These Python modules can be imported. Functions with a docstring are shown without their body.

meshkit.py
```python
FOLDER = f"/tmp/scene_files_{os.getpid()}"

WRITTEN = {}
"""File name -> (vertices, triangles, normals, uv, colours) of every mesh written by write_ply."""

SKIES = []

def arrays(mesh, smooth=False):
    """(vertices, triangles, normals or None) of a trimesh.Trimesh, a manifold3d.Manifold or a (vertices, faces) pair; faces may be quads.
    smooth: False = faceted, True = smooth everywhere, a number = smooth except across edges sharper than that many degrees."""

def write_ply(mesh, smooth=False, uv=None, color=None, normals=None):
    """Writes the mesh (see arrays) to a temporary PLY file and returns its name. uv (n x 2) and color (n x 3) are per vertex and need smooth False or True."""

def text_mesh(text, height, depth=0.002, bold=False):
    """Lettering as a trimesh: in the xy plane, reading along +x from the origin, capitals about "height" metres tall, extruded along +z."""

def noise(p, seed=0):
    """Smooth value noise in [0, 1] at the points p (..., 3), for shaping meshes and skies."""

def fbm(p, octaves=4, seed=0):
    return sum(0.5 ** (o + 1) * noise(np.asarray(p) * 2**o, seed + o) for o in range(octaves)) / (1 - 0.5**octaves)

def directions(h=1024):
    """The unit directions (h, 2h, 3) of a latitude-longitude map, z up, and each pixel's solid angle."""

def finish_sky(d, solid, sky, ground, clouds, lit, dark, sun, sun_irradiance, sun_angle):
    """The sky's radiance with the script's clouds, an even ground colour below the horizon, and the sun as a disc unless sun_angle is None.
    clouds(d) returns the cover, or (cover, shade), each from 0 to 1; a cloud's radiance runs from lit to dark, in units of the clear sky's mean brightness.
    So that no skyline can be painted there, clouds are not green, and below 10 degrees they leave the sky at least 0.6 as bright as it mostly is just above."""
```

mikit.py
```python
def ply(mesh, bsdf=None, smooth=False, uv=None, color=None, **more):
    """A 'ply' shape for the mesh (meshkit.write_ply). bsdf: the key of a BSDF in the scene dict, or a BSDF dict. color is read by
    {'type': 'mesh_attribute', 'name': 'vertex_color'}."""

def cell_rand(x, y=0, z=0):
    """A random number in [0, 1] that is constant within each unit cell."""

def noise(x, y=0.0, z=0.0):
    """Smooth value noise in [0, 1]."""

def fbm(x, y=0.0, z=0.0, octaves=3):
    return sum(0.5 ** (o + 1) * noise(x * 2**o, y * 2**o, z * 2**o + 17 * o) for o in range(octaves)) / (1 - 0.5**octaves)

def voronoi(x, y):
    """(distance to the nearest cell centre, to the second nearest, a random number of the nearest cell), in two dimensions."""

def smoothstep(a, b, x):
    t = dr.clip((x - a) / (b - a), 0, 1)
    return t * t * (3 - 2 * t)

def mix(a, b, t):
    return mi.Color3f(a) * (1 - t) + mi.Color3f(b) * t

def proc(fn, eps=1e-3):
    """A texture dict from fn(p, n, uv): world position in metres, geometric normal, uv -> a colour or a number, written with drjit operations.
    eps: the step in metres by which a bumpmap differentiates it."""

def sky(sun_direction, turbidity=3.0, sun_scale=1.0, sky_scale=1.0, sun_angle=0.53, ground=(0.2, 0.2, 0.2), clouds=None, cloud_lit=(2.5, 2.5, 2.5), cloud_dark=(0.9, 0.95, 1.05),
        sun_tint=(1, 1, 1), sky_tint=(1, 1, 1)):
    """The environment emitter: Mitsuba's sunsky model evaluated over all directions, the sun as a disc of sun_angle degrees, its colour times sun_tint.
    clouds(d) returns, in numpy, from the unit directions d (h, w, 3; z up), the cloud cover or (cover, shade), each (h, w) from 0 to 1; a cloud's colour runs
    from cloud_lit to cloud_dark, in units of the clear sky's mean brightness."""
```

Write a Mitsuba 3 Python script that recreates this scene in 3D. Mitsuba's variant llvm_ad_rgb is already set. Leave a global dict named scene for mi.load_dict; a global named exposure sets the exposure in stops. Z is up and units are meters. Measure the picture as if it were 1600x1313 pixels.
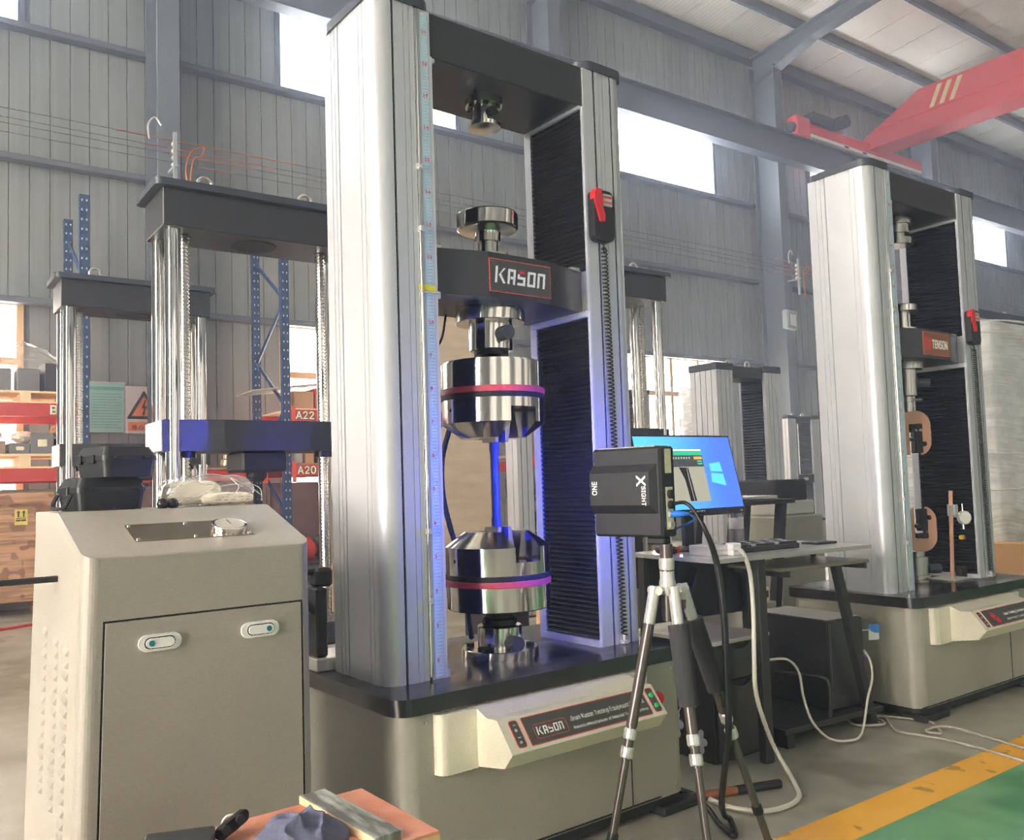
import math, random
import numpy as np, trimesh, shapely
import shapely.geometry as sg, shapely.affinity as sa
import drjit as dr, mitsuba as mi
import manifold3d as m3
import mikit, meshkit
from mikit import noise, fbm, smoothstep, mix, cell_rand

rng = random.Random(7)
T = mi.ScalarTransform4f
scene, labels = {}, {}

# ------------------------------------------------------------------ camera, light, exposure
YAW, PITCH, ROLL = math.radians(35.607), math.radians(3.587), math.radians(-1.805)
CAM = np.array([-1.091, -2.060, 1.109])
_f = np.array([math.sin(YAW) * math.cos(PITCH), math.cos(YAW) * math.cos(PITCH), math.sin(PITCH)])
_r = np.array([math.cos(YAW), -math.sin(YAW), 0.0])
_u = np.cross(_r, _f)
_up = -math.sin(ROLL) * _r + math.cos(ROLL) * _u
scene['veil_haze'] = {'type': 'homogeneous', 'sigma_t': {'type': 'rgb', 'value': [0.0105, 0.0122, 0.0155]}, 'albedo': {'type': 'rgb', 'value': [0.95, 0.96, 0.98]}, 'phase': {'type': 'hg', 'g': 0.75}}  # thin air medium added to stand in for the lens glare veil
scene['camera'] = {'type': 'perspective', 'fov_axis': 'x', 'fov': math.degrees(2 * math.atan(800 / 1355.05)),
                   'principal_point_offset_x': (800 - 793.05) / 1600, 'principal_point_offset_y': (656.5 - 670.96) / 1313,
                   'near_clip': 0.05, 'far_clip': 200.0, 'medium': {'type': 'ref', 'id': 'veil_haze'},
                   'to_world': T().look_at(origin=CAM.tolist(), target=(CAM + _f).tolist(), up=_up.tolist())}
exposure = 0.58
WIN_UP = [14.0, 14.6, 15.6]        # daylight in the high windows of the hall
WIN_LOW = [7.5, 7.0, 6.3]       # daylight in the low windows
GABLE = [22.5, 20.2, 18.6]        # tall windows of the left gable
FRONT_FILL = [0.5, 0.48, 0.46]         # unseen windows behind the camera, added for ambient light
ROOF_FILL = [1.2, 1.17, 1.1]          # unseen translucent roof sheets, added to brighten the hall
LED = [12.0, 20.0, 420.0]
LED_BEAM = [1.2, 2.2, 42.0]      # its focused beam          # blue lamp of the optical extensometer

# ------------------------------------------------------------------ materials
def lin(r, g, b):
    return [((c / 255) / 12.92 if c / 255 < 0.04045 else ((c / 255 + 0.055) / 1.055) ** 2.4) for c in (r, g, b)]
def tex(c):
    return {'type': 'rgb', 'value': [float(x) for x in c]} if isinstance(c, (list, tuple)) else c
def mat(name, c, rough=0.5, metal=0.0, spec=0.5, bump=None, **kw):
    b = {'type': 'principled', 'base_color': tex(c), 'roughness': rough if isinstance(rough, dict) else float(rough), 'metallic': float(metal), 'specular': float(spec), **kw}
    if bump is not None:
        b = {'type': 'bumpmap', 'arbitrary': bump[0], 'scale': float(bump[1]), 'nested': b}
    scene[name] = {'type': 'twosided', 'bsdf': b}
    return name

def _wall(p, n, uv):
    v = fbm(p.x * 0.9, p.z * 0.35, p.y * 0.9, octaves=3)
    s = noise(p.x * 30, p.z * 0.6)
    return mix(lin(122, 127, 125), lin(140, 145, 142), smoothstep(0.25, 0.75, v)) * (0.94 + 0.1 * s)
def _ceil(p, n, uv):
    v = fbm(p.x * 0.8, p.y * 0.5, octaves=3)
    s = smoothstep(0.8, 1.0, dr.abs(dr.sin(p.x * 31.4)))
    return mix(lin(238, 232, 218), lin(246, 242, 230), v) * (1 - 0.1 * s)
def _floor(p, n, uv):
    v = fbm(p.x * 1.3, p.y * 1.3, octaves=4)
    w = fbm(p.x * 9 + 4, p.y * 9, octaves=3)
    stain = smoothstep(0.55, 0.75, fbm(p.x * 2.7 + 9, p.y * 2.7 + 3, octaves=4))
    c = mix(lin(128, 127, 114), lin(160, 158, 145), smoothstep(0.3, 0.7, v))
    return mix(c, lin(98, 92, 78), stain * 0.45) * (0.9 + 0.2 * w)
def _green(p, n, uv):
    v = fbm(p.x * 3, p.y * 3, octaves=4)
    return mix(lin(52, 126, 84), lin(98, 156, 112), smoothstep(0.35, 0.75, v))
def _yellow(p, n, uv):
    v = fbm(p.x * 6, p.y * 6, octaves=4)
    s = smoothstep(0.66, 0.72, fbm(p.x * 14, p.y * 14 + 5, octaves=3))
    return mix(mix(lin(236, 170, 46), lin(243, 184, 66), v), lin(150, 110, 50), 0.6 * s)
def _plate(p, n, uv):
    v = fbm(p.x * 7, p.y * 7, octaves=4)
    w = smoothstep(0.5, 0.75, fbm(p.x * 3 + 2, p.y * 5, octaves=4))
    up = smoothstep(0.5, 0.9, n.z)
    return mix([0.012, 0.012, 0.0125], [0.07, 0.065, 0.06], w * 0.5 * up) * (0.8 + 0.4 * v)
def _plate_r(p, n, uv):
    return 0.16 + 0.25 * smoothstep(0.4, 0.75, fbm(p.x * 4 + 2, p.y * 6, octaves=4))
def _crate(p, n, uv):
    v = fbm(p.x * 4 + p.y * 4, p.z * 60, octaves=3)
    w = fbm(p.x * 3 + p.y * 3, p.z * 16, octaves=3)
    k = smoothstep(0.68, 0.78, noise(p.x * 14 + p.y * 14, p.z * 22))
    return mix(mix(lin(150, 112, 82), lin(196, 152, 116), smoothstep(0.3, 0.7, v * 0.5 + w * 0.5)), lin(112, 72, 48), k * 0.6)
def _board(p, n, uv):
    v = fbm(p.x * 3, p.z * 26, octaves=3)
    w = fbm(p.x * 5 + 3, p.z * 5, octaves=4)
    return mix(lin(186, 166, 138), lin(214, 196, 170), 0.5 * v + 0.5 * w)
def _redply(p, n, uv):
    v = fbm(p.x * 22, p.y * 22, octaves=4)
    w = smoothstep(0.5, 0.75, fbm(p.x * 9 + 1, p.y * 9, octaves=4))
    return mix(mix(lin(206, 132, 104), lin(222, 158, 132), v), lin(160, 92, 70), w * 0.6)
def _paint(c0, c1, k=40):
    def fn(p, n, uv):
        v = fbm(p.x * 2.2 + 5, p.y * 2.2 + p.z * 2.0, octaves=3)
        w = noise(p.x * k * 6, p.y * k * 6, p.z * k * 6)
        return mix(c0, c1, smoothstep(0.3, 0.7, v)) * (0.95 + 0.1 * w)
    return mikit.proc(fn)
def _orange(p, n, uv):
    return noise(p.x * 420, p.y * 420, p.z * 420)
def _denim(p, n, uv):
    return mix(lin(66, 70, 92), lin(112, 116, 138), 0.5 * noise(p.x * 900, p.y * 900, p.z * 300) + 0.5 * fbm(p.x * 25, p.y * 25, p.z * 25))
def _ruler(p, n, uv):
    z = p.z * 1000
    mm, cm = z * 0.5 - dr.floor(z * 0.5), z * 0.1 - dr.floor(z * 0.1)
    wide = uv.x
    t = dr.select((mm < 0.4) & (wide > 0.62), 1.0, 0.0)
    t2 = dr.select((cm < 0.16) & (wide > 0.35), 1.0, 0.0)
    return mix(lin(205, 226, 236), lin(110, 150, 190), dr.maximum(t * 0.5, t2 * 0.8))
def _screen(p, n, uv):
    g = smoothstep(0.0, 0.9, uv.x)
    c = mix([0.10, 0.62, 1.0], [0.06, 0.17, 0.86], g)
    return mix(c, [0.10, 0.40, 1.0], 0.35 * smoothstep(0.5, 1.0, dr.abs(uv.y - 0.5) * 2) * (1 - g))
def _steelstone(p, n, uv):
    return mix(lin(110, 112, 104), lin(190, 196, 186), smoothstep(0.3, 0.75, fbm(p.x * 60, p.y * 12, octaves=3)))
def _film(p, n, uv):
    return 0.25 * fbm(p.x * 3 + p.y * 3, p.z * 70 + 9.0 * noise(p.x * 2.3, p.y * 2.3, p.z * 1.7), octaves=2) + 0.75 * fbm(p.x * 4, p.y * 4, p.z * 5, octaves=4)

PR = mikit.proc
mat('m_wall', PR(_wall), 0.5); mat('m_wall_groove', lin(100, 104, 100), 0.7); mat('m_girt', lin(92, 98, 106), 0.5); mat('m_column', lin(104, 112, 120), 0.5)
mat('m_ceiling', PR(_ceil), 0.45); mat('m_floor', PR(_floor), 0.28, spec=0.6); mat('m_green', PR(_green), 0.22, spec=0.6); mat('m_yellow', PR(_yellow), 0.4)
mat('m_crane', lin(222, 88, 86), 0.4); mat('m_cream', lin(232, 206, 160), 0.5); mat('m_crane_dark', lin(60, 62, 70), 0.5)  # crane red is paled to take in the glare veil
mat('m_base', _paint(lin(148, 147, 134), lin(158, 156, 143)), 0.42, bump=(PR(_orange), 0.00006)); mat('m_cab', _paint(lin(146, 141, 130), lin(155, 149, 137)), 0.42, bump=(PR(_orange), 0.00006))
mat('m_console', _paint(lin(206, 204, 182), lin(214, 210, 190)), 0.45)
mat('m_alu', lin(196, 199, 203), 0.38, metal=0.35); mat('m_alu_strip', lin(208, 212, 220), 0.35, metal=0.3)
mat('m_groove', lin(34, 36, 40), 0.6); mat('m_black', lin(46, 48, 51), 0.38); mat('m_blackmatte', lin(26, 27, 29), 0.6); mat('m_bellows', lin(24, 26, 30), 0.35)  # black paint lifted toward blue-grey, with the veil put into its colour
mat('m_plate', PR(_plate), PR(_plate_r), spec=0.6); mat('m_cap', lin(56, 62, 70), 0.4)
mat('m_steel', lin(214, 210, 202), 0.13, metal=1.0); mat('m_steel_satin', lin(190, 188, 182), 0.28, metal=1.0); mat('m_chrome', lin(236, 234, 228), 0.06, metal=1.0)
mat('m_darksteel', lin(52, 54, 58), 0.35, metal=0.7); mat('m_dial', lin(196, 190, 176), 0.2); mat('m_pink', lin(206, 74, 92), 0.45); mat('m_red', lin(210, 40, 48), 0.35); mat('m_redborder', lin(208, 84, 80), 0.5)
mat('m_labelplate', lin(70, 70, 66), 0.4); mat('m_white', lin(236, 236, 230), 0.5); mat('m_ruler', PR(_ruler), 0.5); mat('m_numred', lin(205, 60, 80), 0.5)
mat('m_tape', lin(226, 214, 60), 0.5); mat('m_green_led', lin(40, 190, 110), 0.3); mat('m_teal', lin(30, 110, 120), 0.3)
mat('m_ext', lin(27, 28, 31), 0.5); mat('m_ext_dark', lin(20, 21, 23), 0.5); mat('m_bluecable', lin(46, 120, 220), 0.4)
mat('m_carbon', lin(92, 86, 82), 0.3, metal=0.6); mat('m_foam', lin(48, 48, 49), 0.9); mat('m_silver', lin(206, 205, 198), 0.3, metal=0.5)
mat('m_desk', lin(48, 49, 48), 0.25); mat('m_deskedge', lin(40, 41, 42), 0.45); mat('m_deskglare', lin(158, 158, 154), 0.16, spec=1.0, clearcoat=1.0, clearcoat_gloss=0.95); mat('m_traytop', lin(112, 108, 94), 0.3); mat('m_plate_metal', lin(176, 162, 142), 0.22, metal=0.9); mat('m_unittop', lin(176, 174, 166), 0.2, spec=0.8); mat('m_key', lin(42, 43, 44), 0.4)  # pale base colour of the desktop stands in for mirrored window light
mat('m_floral', lin(196, 202, 206), 0.5); mat('m_cableblack', lin(22, 23, 26), 0.4); mat('m_cablewhite', lin(216, 214, 200), 0.5); mat('m_cablegrey', lin(170, 166, 152), 0.5)
mat('m_screen_green', lin(40, 150, 110), 0.5); mat('m_card', lin(60, 130, 205), 0.4); mat('m_purple', lin(150, 60, 170), 0.4)
mat('m_crate', PR(_crate), 0.7); mat('m_board', PR(_board), 0.7); mat('m_redply', PR(_redply), 0.6); mat('m_plyedge', lin(214, 178, 120), 0.7); mat('m_cardboard', lin(190, 146, 100), 0.75); mat('m_cardboard2', lin(206, 150, 70), 0.75)
mat('m_rackblue', lin(36, 62, 100), 0.4); mat('m_rackred', lin(190, 54, 42), 0.42); mat('m_orange', lin(226, 84, 52), 0.5)
mat('m_case', lin(34, 36, 37), 0.4, bump=(PR(_orange), 0.0002)); mat('m_rubber', lin(24, 24, 25), 0.35); mat('m_paper', lin(244, 236, 216), 0.7); mat('m_papertext', lin(120, 110, 96), 0.7)
mat('m_denim', PR(_denim), 0.9); mat('m_blockstone', PR(_steelstone), 0.4, metal=0.3); mat('m_wood', lin(232, 206, 160), 0.7); mat('m_lightgrey', lin(178, 176, 168), 0.5)
mat('m_copper', lin(200, 128, 78), 0.3, metal=1.0); mat('m_wire', lin(96, 88, 80), 0.5, metal=0.5); mat('m_rust', lin(150, 96, 66), 0.5, metal=0.4); mat('m_copperpink', lin(214, 160, 134), 0.45)
mat('m_signteal', lin(146, 192, 182), 0.4); mat('m_signtealdark', lin(104, 168, 164), 0.4); mat('m_signwhite', lin(222, 212, 206), 0.4); mat('m_signorange', lin(236, 134, 76), 0.5); mat('m_ink', lin(44, 40, 42), 0.6)
mat('m_tag', lin(226, 232, 214), 0.5); mat('m_taggreen', lin(40, 120, 80), 0.5); mat('m_stickeryellow', lin(222, 200, 90), 0.5); mat('m_sticker', lin(232, 226, 190), 0.5)
mat('m_greybox', lin(112, 112, 112), 0.7); mat('m_darkbox', lin(58, 60, 64), 0.6); mat('m_brownbox', lin(150, 128, 108), 0.7); mat('m_frame', lin(214, 172, 110), 0.5)
mat('m_yellowgrip', lin(226, 176, 40), 0.45); mat('m_brass', lin(206, 190, 150), 0.25, metal=0.8); mat('m_yellowbottle', lin(232, 200, 60), 0.4); mat('m_bluebin', lin(36, 120, 160), 0.5); mat('m_plum', lin(120, 92, 92), 0.7)
mat('m_tealhose', lin(40, 50, 110), 0.4); mat('m_specimen_bluelit', lin(70, 90, 170), 0.5, metal=0.3); mat('m_lampgrey', lin(150, 160, 160), 0.5)  # blue lamp light is put into the base colour of the specimen
scene['m_glass'] = {'type': 'thindielectric', 'int_ior': 1.5}
scene['m_bagfilm'] = {'type': 'blendbsdf', 'weight': 0.06, 'a': {'type': 'thindielectric', 'int_ior': 1.45}, 'b': {'type': 'twosided', 'bsdf': {'type': 'roughplastic', 'alpha': 0.15, 'diffuse_reflectance': {'type': 'rgb', 'value': [0.85, 0.85, 0.85]}}}}
scene['m_wrap'] = {'type': 'blendbsdf', 'weight': PR(lambda p, n, uv: 0.55 + 0.4 * smoothstep(0.35, 0.7, _film(p, n, uv))), 'a': {'type': 'thindielectric', 'int_ior': 1.45}, 'b': {'type': 'principledthin', 'base_color': {'type': 'rgb', 'value': [0.97, 0.97, 0.96]}, 'roughness': 0.3, 'diff_trans': 0.6, 'spec_trans': 0.0, 'eta': 1.4}}

# ------------------------------------------------------------------ mesh helpers (every mesh is a (vertices, faces) pair)
G = [np.eye(4)]
def frame(x, y, yaw=0.0, z=0.0, s=1.0):
    c, k = math.cos(yaw) * s, math.sin(yaw) * s
    return np.array([[c, -k, 0, x], [k, c, 0, y], [0, 0, s, z], [0, 0, 0, 1.0]])
def apply(m, M):
    v, f = m
    v = np.asarray(v, float) @ M[:3, :3].T + M[:3, 3]
    f = np.asarray(f)
    return (v, f[:, ::-1] if np.linalg.det(M[:3, :3]) < 0 else f)
def cat(*ms):
    vs, fs, k = [], [], 0
    for v, f in ms:
        vs.append(np.asarray(v, float)); fs.append(np.asarray(f, int) + k); k += len(v)
    return (np.vstack(vs), np.vstack(fs))
def hull(pts):
    h = trimesh.convex.convex_hull(np.asarray(pts, float))
    return (np.array(h.vertices), np.array(h.faces))
_BF = np.array([[0, 1, 3], [0, 3, 2], [4, 6, 7], [4, 7, 5], [0, 4, 5], [0, 5, 1], [2, 3, 7], [2, 7, 6], [0, 2, 6], [0, 6, 4], [1, 5, 7], [1, 7, 3]])
def bx(x0, x1, y0, y1, z0, z1, c=0.0):
    if c <= 0:
        return (np.array([[x, y, z] for x in (x0, x1) for y in (y0, y1) for z in (z0, z1)], float), _BF)
    return hull([(x + (c if i == 0 else 0) * sx, y + (c if i == 1 else 0) * sy, z + (c if i == 2 else 0) * sz)
                 for x, sx in ((x0 + c, -1), (x1 - c, 1)) for y, sy in ((y0 + c, -1), (y1 - c, 1)) for z, sz in ((z0 + c, -1), (z1 - c, 1)) for i in range(3)])
def basis(d):
    d = np.asarray(d, float); d = d / np.linalg.norm(d)
    a = np.cross(d, [0, 0, 1.0] if abs(d[2]) < 0.9 else [1.0, 0, 0]); a /= np.linalg.norm(a)
    return a, np.cross(d, a), d
def lathe(prof, n=40, at=(0, 0, 0), axis=(0, 0, 1)):
    """prof: (radius, height) from bottom to top; closed with caps where the radius is not zero."""
    a, b, d = basis(axis)
    prof = [(0.0, prof[0][1])] + list(prof) + [(0.0, prof[-1][1])]
    t = np.arange(n) * 2 * math.pi / n
    ring = np.cos(t)[:, None] * a + np.sin(t)[:, None] * b
    v = np.vstack([ring * r + d * h for r, h in prof]) + np.asarray(at, float)
    f = []
    for k in range(len(prof) - 1):
        for i in range(n):
            j = (i + 1) % n
            p, q, r, s = k * n + i, k * n + j, (k + 1) * n + j, (k + 1) * n + i
            if prof[k][0] > 0: f.append((p, q, r))
            if prof[k + 1][0] > 0: f.append((p, r, s))
    return (v, np.array(f))
def cyl(p, q, r, r2=None, n=24):
    p, q = np.asarray(p, float), np.asarray(q, float)
    L = np.linalg.norm(q - p)
    return lathe([(r, 0), (r if r2 is None else r2, L)], n, p, q - p)
def tube(pts, r, n=8, closed=False):
    pts = np.asarray(pts, float)
    tan = np.gradient(pts, axis=0); tan /= np.linalg.norm(tan, axis=1, keepdims=True) + 1e-12
    a = basis(tan[0])[0]; vs = []
    t = np.arange(n) * 2 * math.pi / n
    rr = np.broadcast_to(r, len(pts))
    for p, d, q in zip(pts, tan, rr):
        a = a - d * (a @ d); a /= np.linalg.norm(a); b = np.cross(d, a)
        vs.append(p + q * (np.cos(t)[:, None] * a + np.sin(t)[:, None] * b))
    m = len(pts); f = []
    for k in range(m - 1):
        for i in range(n):
            j = (i + 1) % n
            f += [(k * n + i, k * n + j, (k + 1) * n + j), (k * n + i, (k + 1) * n + j, (k + 1) * n + i)]
    v = np.vstack(vs + [pts[:1], pts[-1:]])
    for i in range(n):
        j = (i + 1) % n
        f += [(m * n, j, i), (m * n + 1, (m - 1) * n + i, (m - 1) * n + j)]
    return (v, np.array(f))
def spline(pts, k=10):
    p = np.asarray(pts, float); p = np.vstack([2 * p[0] - p[1], p, 2 * p[-1] - p[-2]]); out = []
    for i in range(1, len(p) - 2):
        for t in np.arange(k) / k:
            a, b, c, d = p[i - 1:i + 3]
            out.append(0.5 * (2 * b + (c - a) * t + (2 * a - 5 * b + 4 * c - d) * t * t + (3 * b - a - 3 * c + d) * t ** 3))
    return np.array(out + [p[-2]])
def torus(c, R, r, axis=(0, 1, 0), n=24, m=8):
    a, b, d = basis(axis); t = np.linspace(0, 2 * math.pi, n + 1)
    return tube(np.asarray(c, float) + R * (np.cos(t)[:, None] * a + np.sin(t)[:, None] * b), r, m)
def rrect(x0, x1, y0, y1, r, n=6):
    return sg.box(x0 + r, y0 + r, x1 - r, y1 - r).buffer(r, quad_segs=n) if r > 0 else sg.box(x0, y0, x1, y1)
AX = {'z': np.eye(3), 'x': np.array([[0, 0, 1.0], [1, 0, 0], [0, 1, 0]]), 'y': np.array([[1.0, 0, 0], [0, 0, 1], [0, 1, 0]])}
def extr(poly, a, b, axis='z'):
    """Extrudes a polygon: plane (x,y) along z, plane (y,z) along x, or plane (x,z) along y."""
    if not hasattr(poly, 'geom_type'): poly = sg.Polygon(poly)
    ms = []
    for g in getattr(poly, 'geoms', [poly]):
        if g.is_empty or g.area <= 0: continue
        t = trimesh.creation.extrude_polygon(g, b - a, engine='earcut')
        ms.append((np.array(t.vertices) + [0, 0, a], np.array(t.faces)))
    v, f = cat(*ms)
    M = AX[axis]
    return (v @ M.T, f[:, ::-1] if np.linalg.det(M) < 0 else f)
def xf(m, o=(0, 0, 0), ex=(1, 0, 0), ey=(0, 1, 0), ez=None):
    ex, ey = np.asarray(ex, float), np.asarray(ey, float)
    ez = np.cross(ex, ey) if ez is None else np.asarray(ez, float)
    M = np.eye(4); M[:3, 0], M[:3, 1], M[:3, 2], M[:3, 3] = ex, ey, ez, o
    return apply(m, M)
def text(s, h, depth=0.0008, bold=False, width=None):
    t = meshkit.text_mesh(s, h, depth, bold); v = np.array(t.vertices)
    if width: v[:, 0] *= width / v[:, 0].max()
    return (v, np.array(t.faces))
def rotz(m, a, c=(0, 0)):
    return apply(apply(m, frame(-c[0], -c[1])), frame(c[0], c[1], a))
def man(m):
    v, f = m
    t = trimesh.Trimesh(np.asarray(v, float), np.asarray(f), process=True)
    return m3.Manifold(m3.Mesh(np.ascontiguousarray(t.vertices, dtype=np.float32), np.ascontiguousarray(t.faces, dtype=np.uint32)))
def unman(M):
    q = M.to_mesh(); return (np.array(q.vert_properties[:, :3], float), np.array(q.tri_verts, int))
def mirror_x(m, c):
    M = np.eye(4); M[0, 0] = -1; M[0, 3] = 2 * c
    return apply(m, M)

# ------------------------------------------------------------------ scene helpers
ROOT = [None]
_keys = set()
def numbered(k):
    if k not in _keys:
        _keys.add(k); return k
    i = 1
    while f'{k}_{i:03d}' in _keys: i += 1
    k = f'{k}_{i:03d}'; _keys.add(k); return k
def thing(name, label, category, group=None):
    k = numbered(name); labels[k] = {'label': label, 'category': category}
    if group: labels[k]['group'] = group
    ROOT[0] = k
    return k
def put(key, mesh, m, smooth=35, **kw):
    scene[key] = mikit.ply(apply(mesh, G[0]), m, smooth=smooth, **kw); return key
def part(name, mesh, m, parent=None, smooth=35, label=None, kind=None, **kw):
    k = numbered((parent or ROOT[0]) + '__' + name); put(k, mesh, m, smooth, **kw)
    if label or kind: labels[k] = {**({'label': label} if label else {}), **({'kind': kind} if kind else {})}
    return k
def parts(name, meshes, m, parent=None, smooth=35, **kw):
    for q in meshes: part(name, q, m, parent, smooth, **kw)
def single(name, label, category, mesh, m, group=None, smooth=35, **kw):
    k = thing(name, label, category, group); put(k, mesh, m, smooth, **kw); return k
def struct(name, mesh, m, smooth=35, label=None, **kw):
    k = numbered(name); put(k, mesh, m, smooth, **kw); labels[k] = {'kind': 'structure', **({'label': label} if label else {})}; ROOT[0] = k; return k
def area(rgb): return {'type': 'area', 'radiance': {'type': 'rgb', 'value': [float(x) for x in rgb]}}
def quad(a, b, c, d): return (np.array([a, b, c, d], float), np.array([[0, 1, 2], [0, 2, 3]]))

# ================================================================== THE HALL
YW = 9.0                                # back wall
XL, XR, YF = -9.0, 28.0, -10.0          # left gable, right gable, wall behind the photographer
def roof_z(y): return 9.75 + 0.1 * (9 - y) if y > -0.5 else 9.75 + 0.1 * (9.5) - 0.1 * (-0.5 - y)
P = 5.93
cols = [-4.42, 1.55, 7.45, 13.1, 18.9, 24.9]
wins = [(-2.76 + P * k, 0.1 + P * k) for k in range(0, 5)]

struct('floor', bx(XL, XR, YF, YW, -0.1, 0.0), 'm_floor', label='grey coated concrete floor with stains')
struct('trim_1', bx(XL, XR, -0.455, -0.295, 0.0, 0.0015), 'm_yellow', label='yellow floor marking line')
struct('trim_2', bx(XL, XR, -3.6, -0.455, 0.0, 0.0012), 'm_green', label='green painted floor lane')

holes = [(a, b, z0, z1) for a, b in wins for z0, z1 in ((0.95, 3.3), (6.56, 7.7))]
poly = sg.box(XL, 0, XR, 9.75)
for a, b, z0, z1 in holes: poly = poly.difference(sg.box(a, z0, b, z1))
struct('wall_back', extr(poly, YW + 0.012, YW + 0.1, 'y'), 'm_wall_groove', smooth=False, label='ribbed grey metal wall')
x, k = -3.17, 0
while x < XR - 0.3:                      # the ribbed sheets, one strip between two seams
    a, b = x + 0.004, x + 0.2075
    zs = [(0.0, 9.75)]
    for wa, wb, z0, z1 in holes:
        if a < wb and b > wa:
            zs = [q for s0, s1 in zs for q in ((s0, min(s1, z0)), (max(s0, z1), s1)) if q[1] - q[0] > 0.02]
    part('panel', cat(*[hull([(a, YW + 0.012, s), (b, YW + 0.012, s), (a + 0.004, YW + 0.002, s), (b - 0.004, YW + 0.002, s), (a, YW + 0.012, t), (b, YW + 0.012, t), (a + 0.004, YW + 0.002, t), (b - 0.004, YW + 0.002, t)]) for s, t in zs]), 'm_wall', parent='wall_back', smooth=False)
    x += 0.2105; k += 1
for i, z in enumerate((3.33, 4.955, 6.5)):
    struct('wall_girt', cat(*[bx(XL if j == 0 else cols[j - 1] + 0.1, (cols[j] - 0.1) if j < len(cols) else XR, YW - 0.17, YW - 0.012, z - 0.035, z + 0.035, 0.006) for j in range(len(cols) + 1)]), 'm_girt', label='dark steel girt along the back wall')
struct('eave_strut', bx(XL, XR, YW - 0.2, YW - 0.01, 9.5, 9.74), 'm_girt', label='eave strut under the roof')
for cx in cols:                         # I-section columns
    c0, c1 = 8.25, 8.82
    struct('building_column', cat(bx(cx - 0.125, cx + 0.125, c0, c0 + 0.02, 0, 9.2), bx(cx - 0.125, cx + 0.125, c1 - 0.02, c1, 0, 9.3), bx(cx - 0.008, cx + 0.008, c0, c1, 0, 9.2)), 'm_column', smooth=False, label='steel building column')
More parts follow.
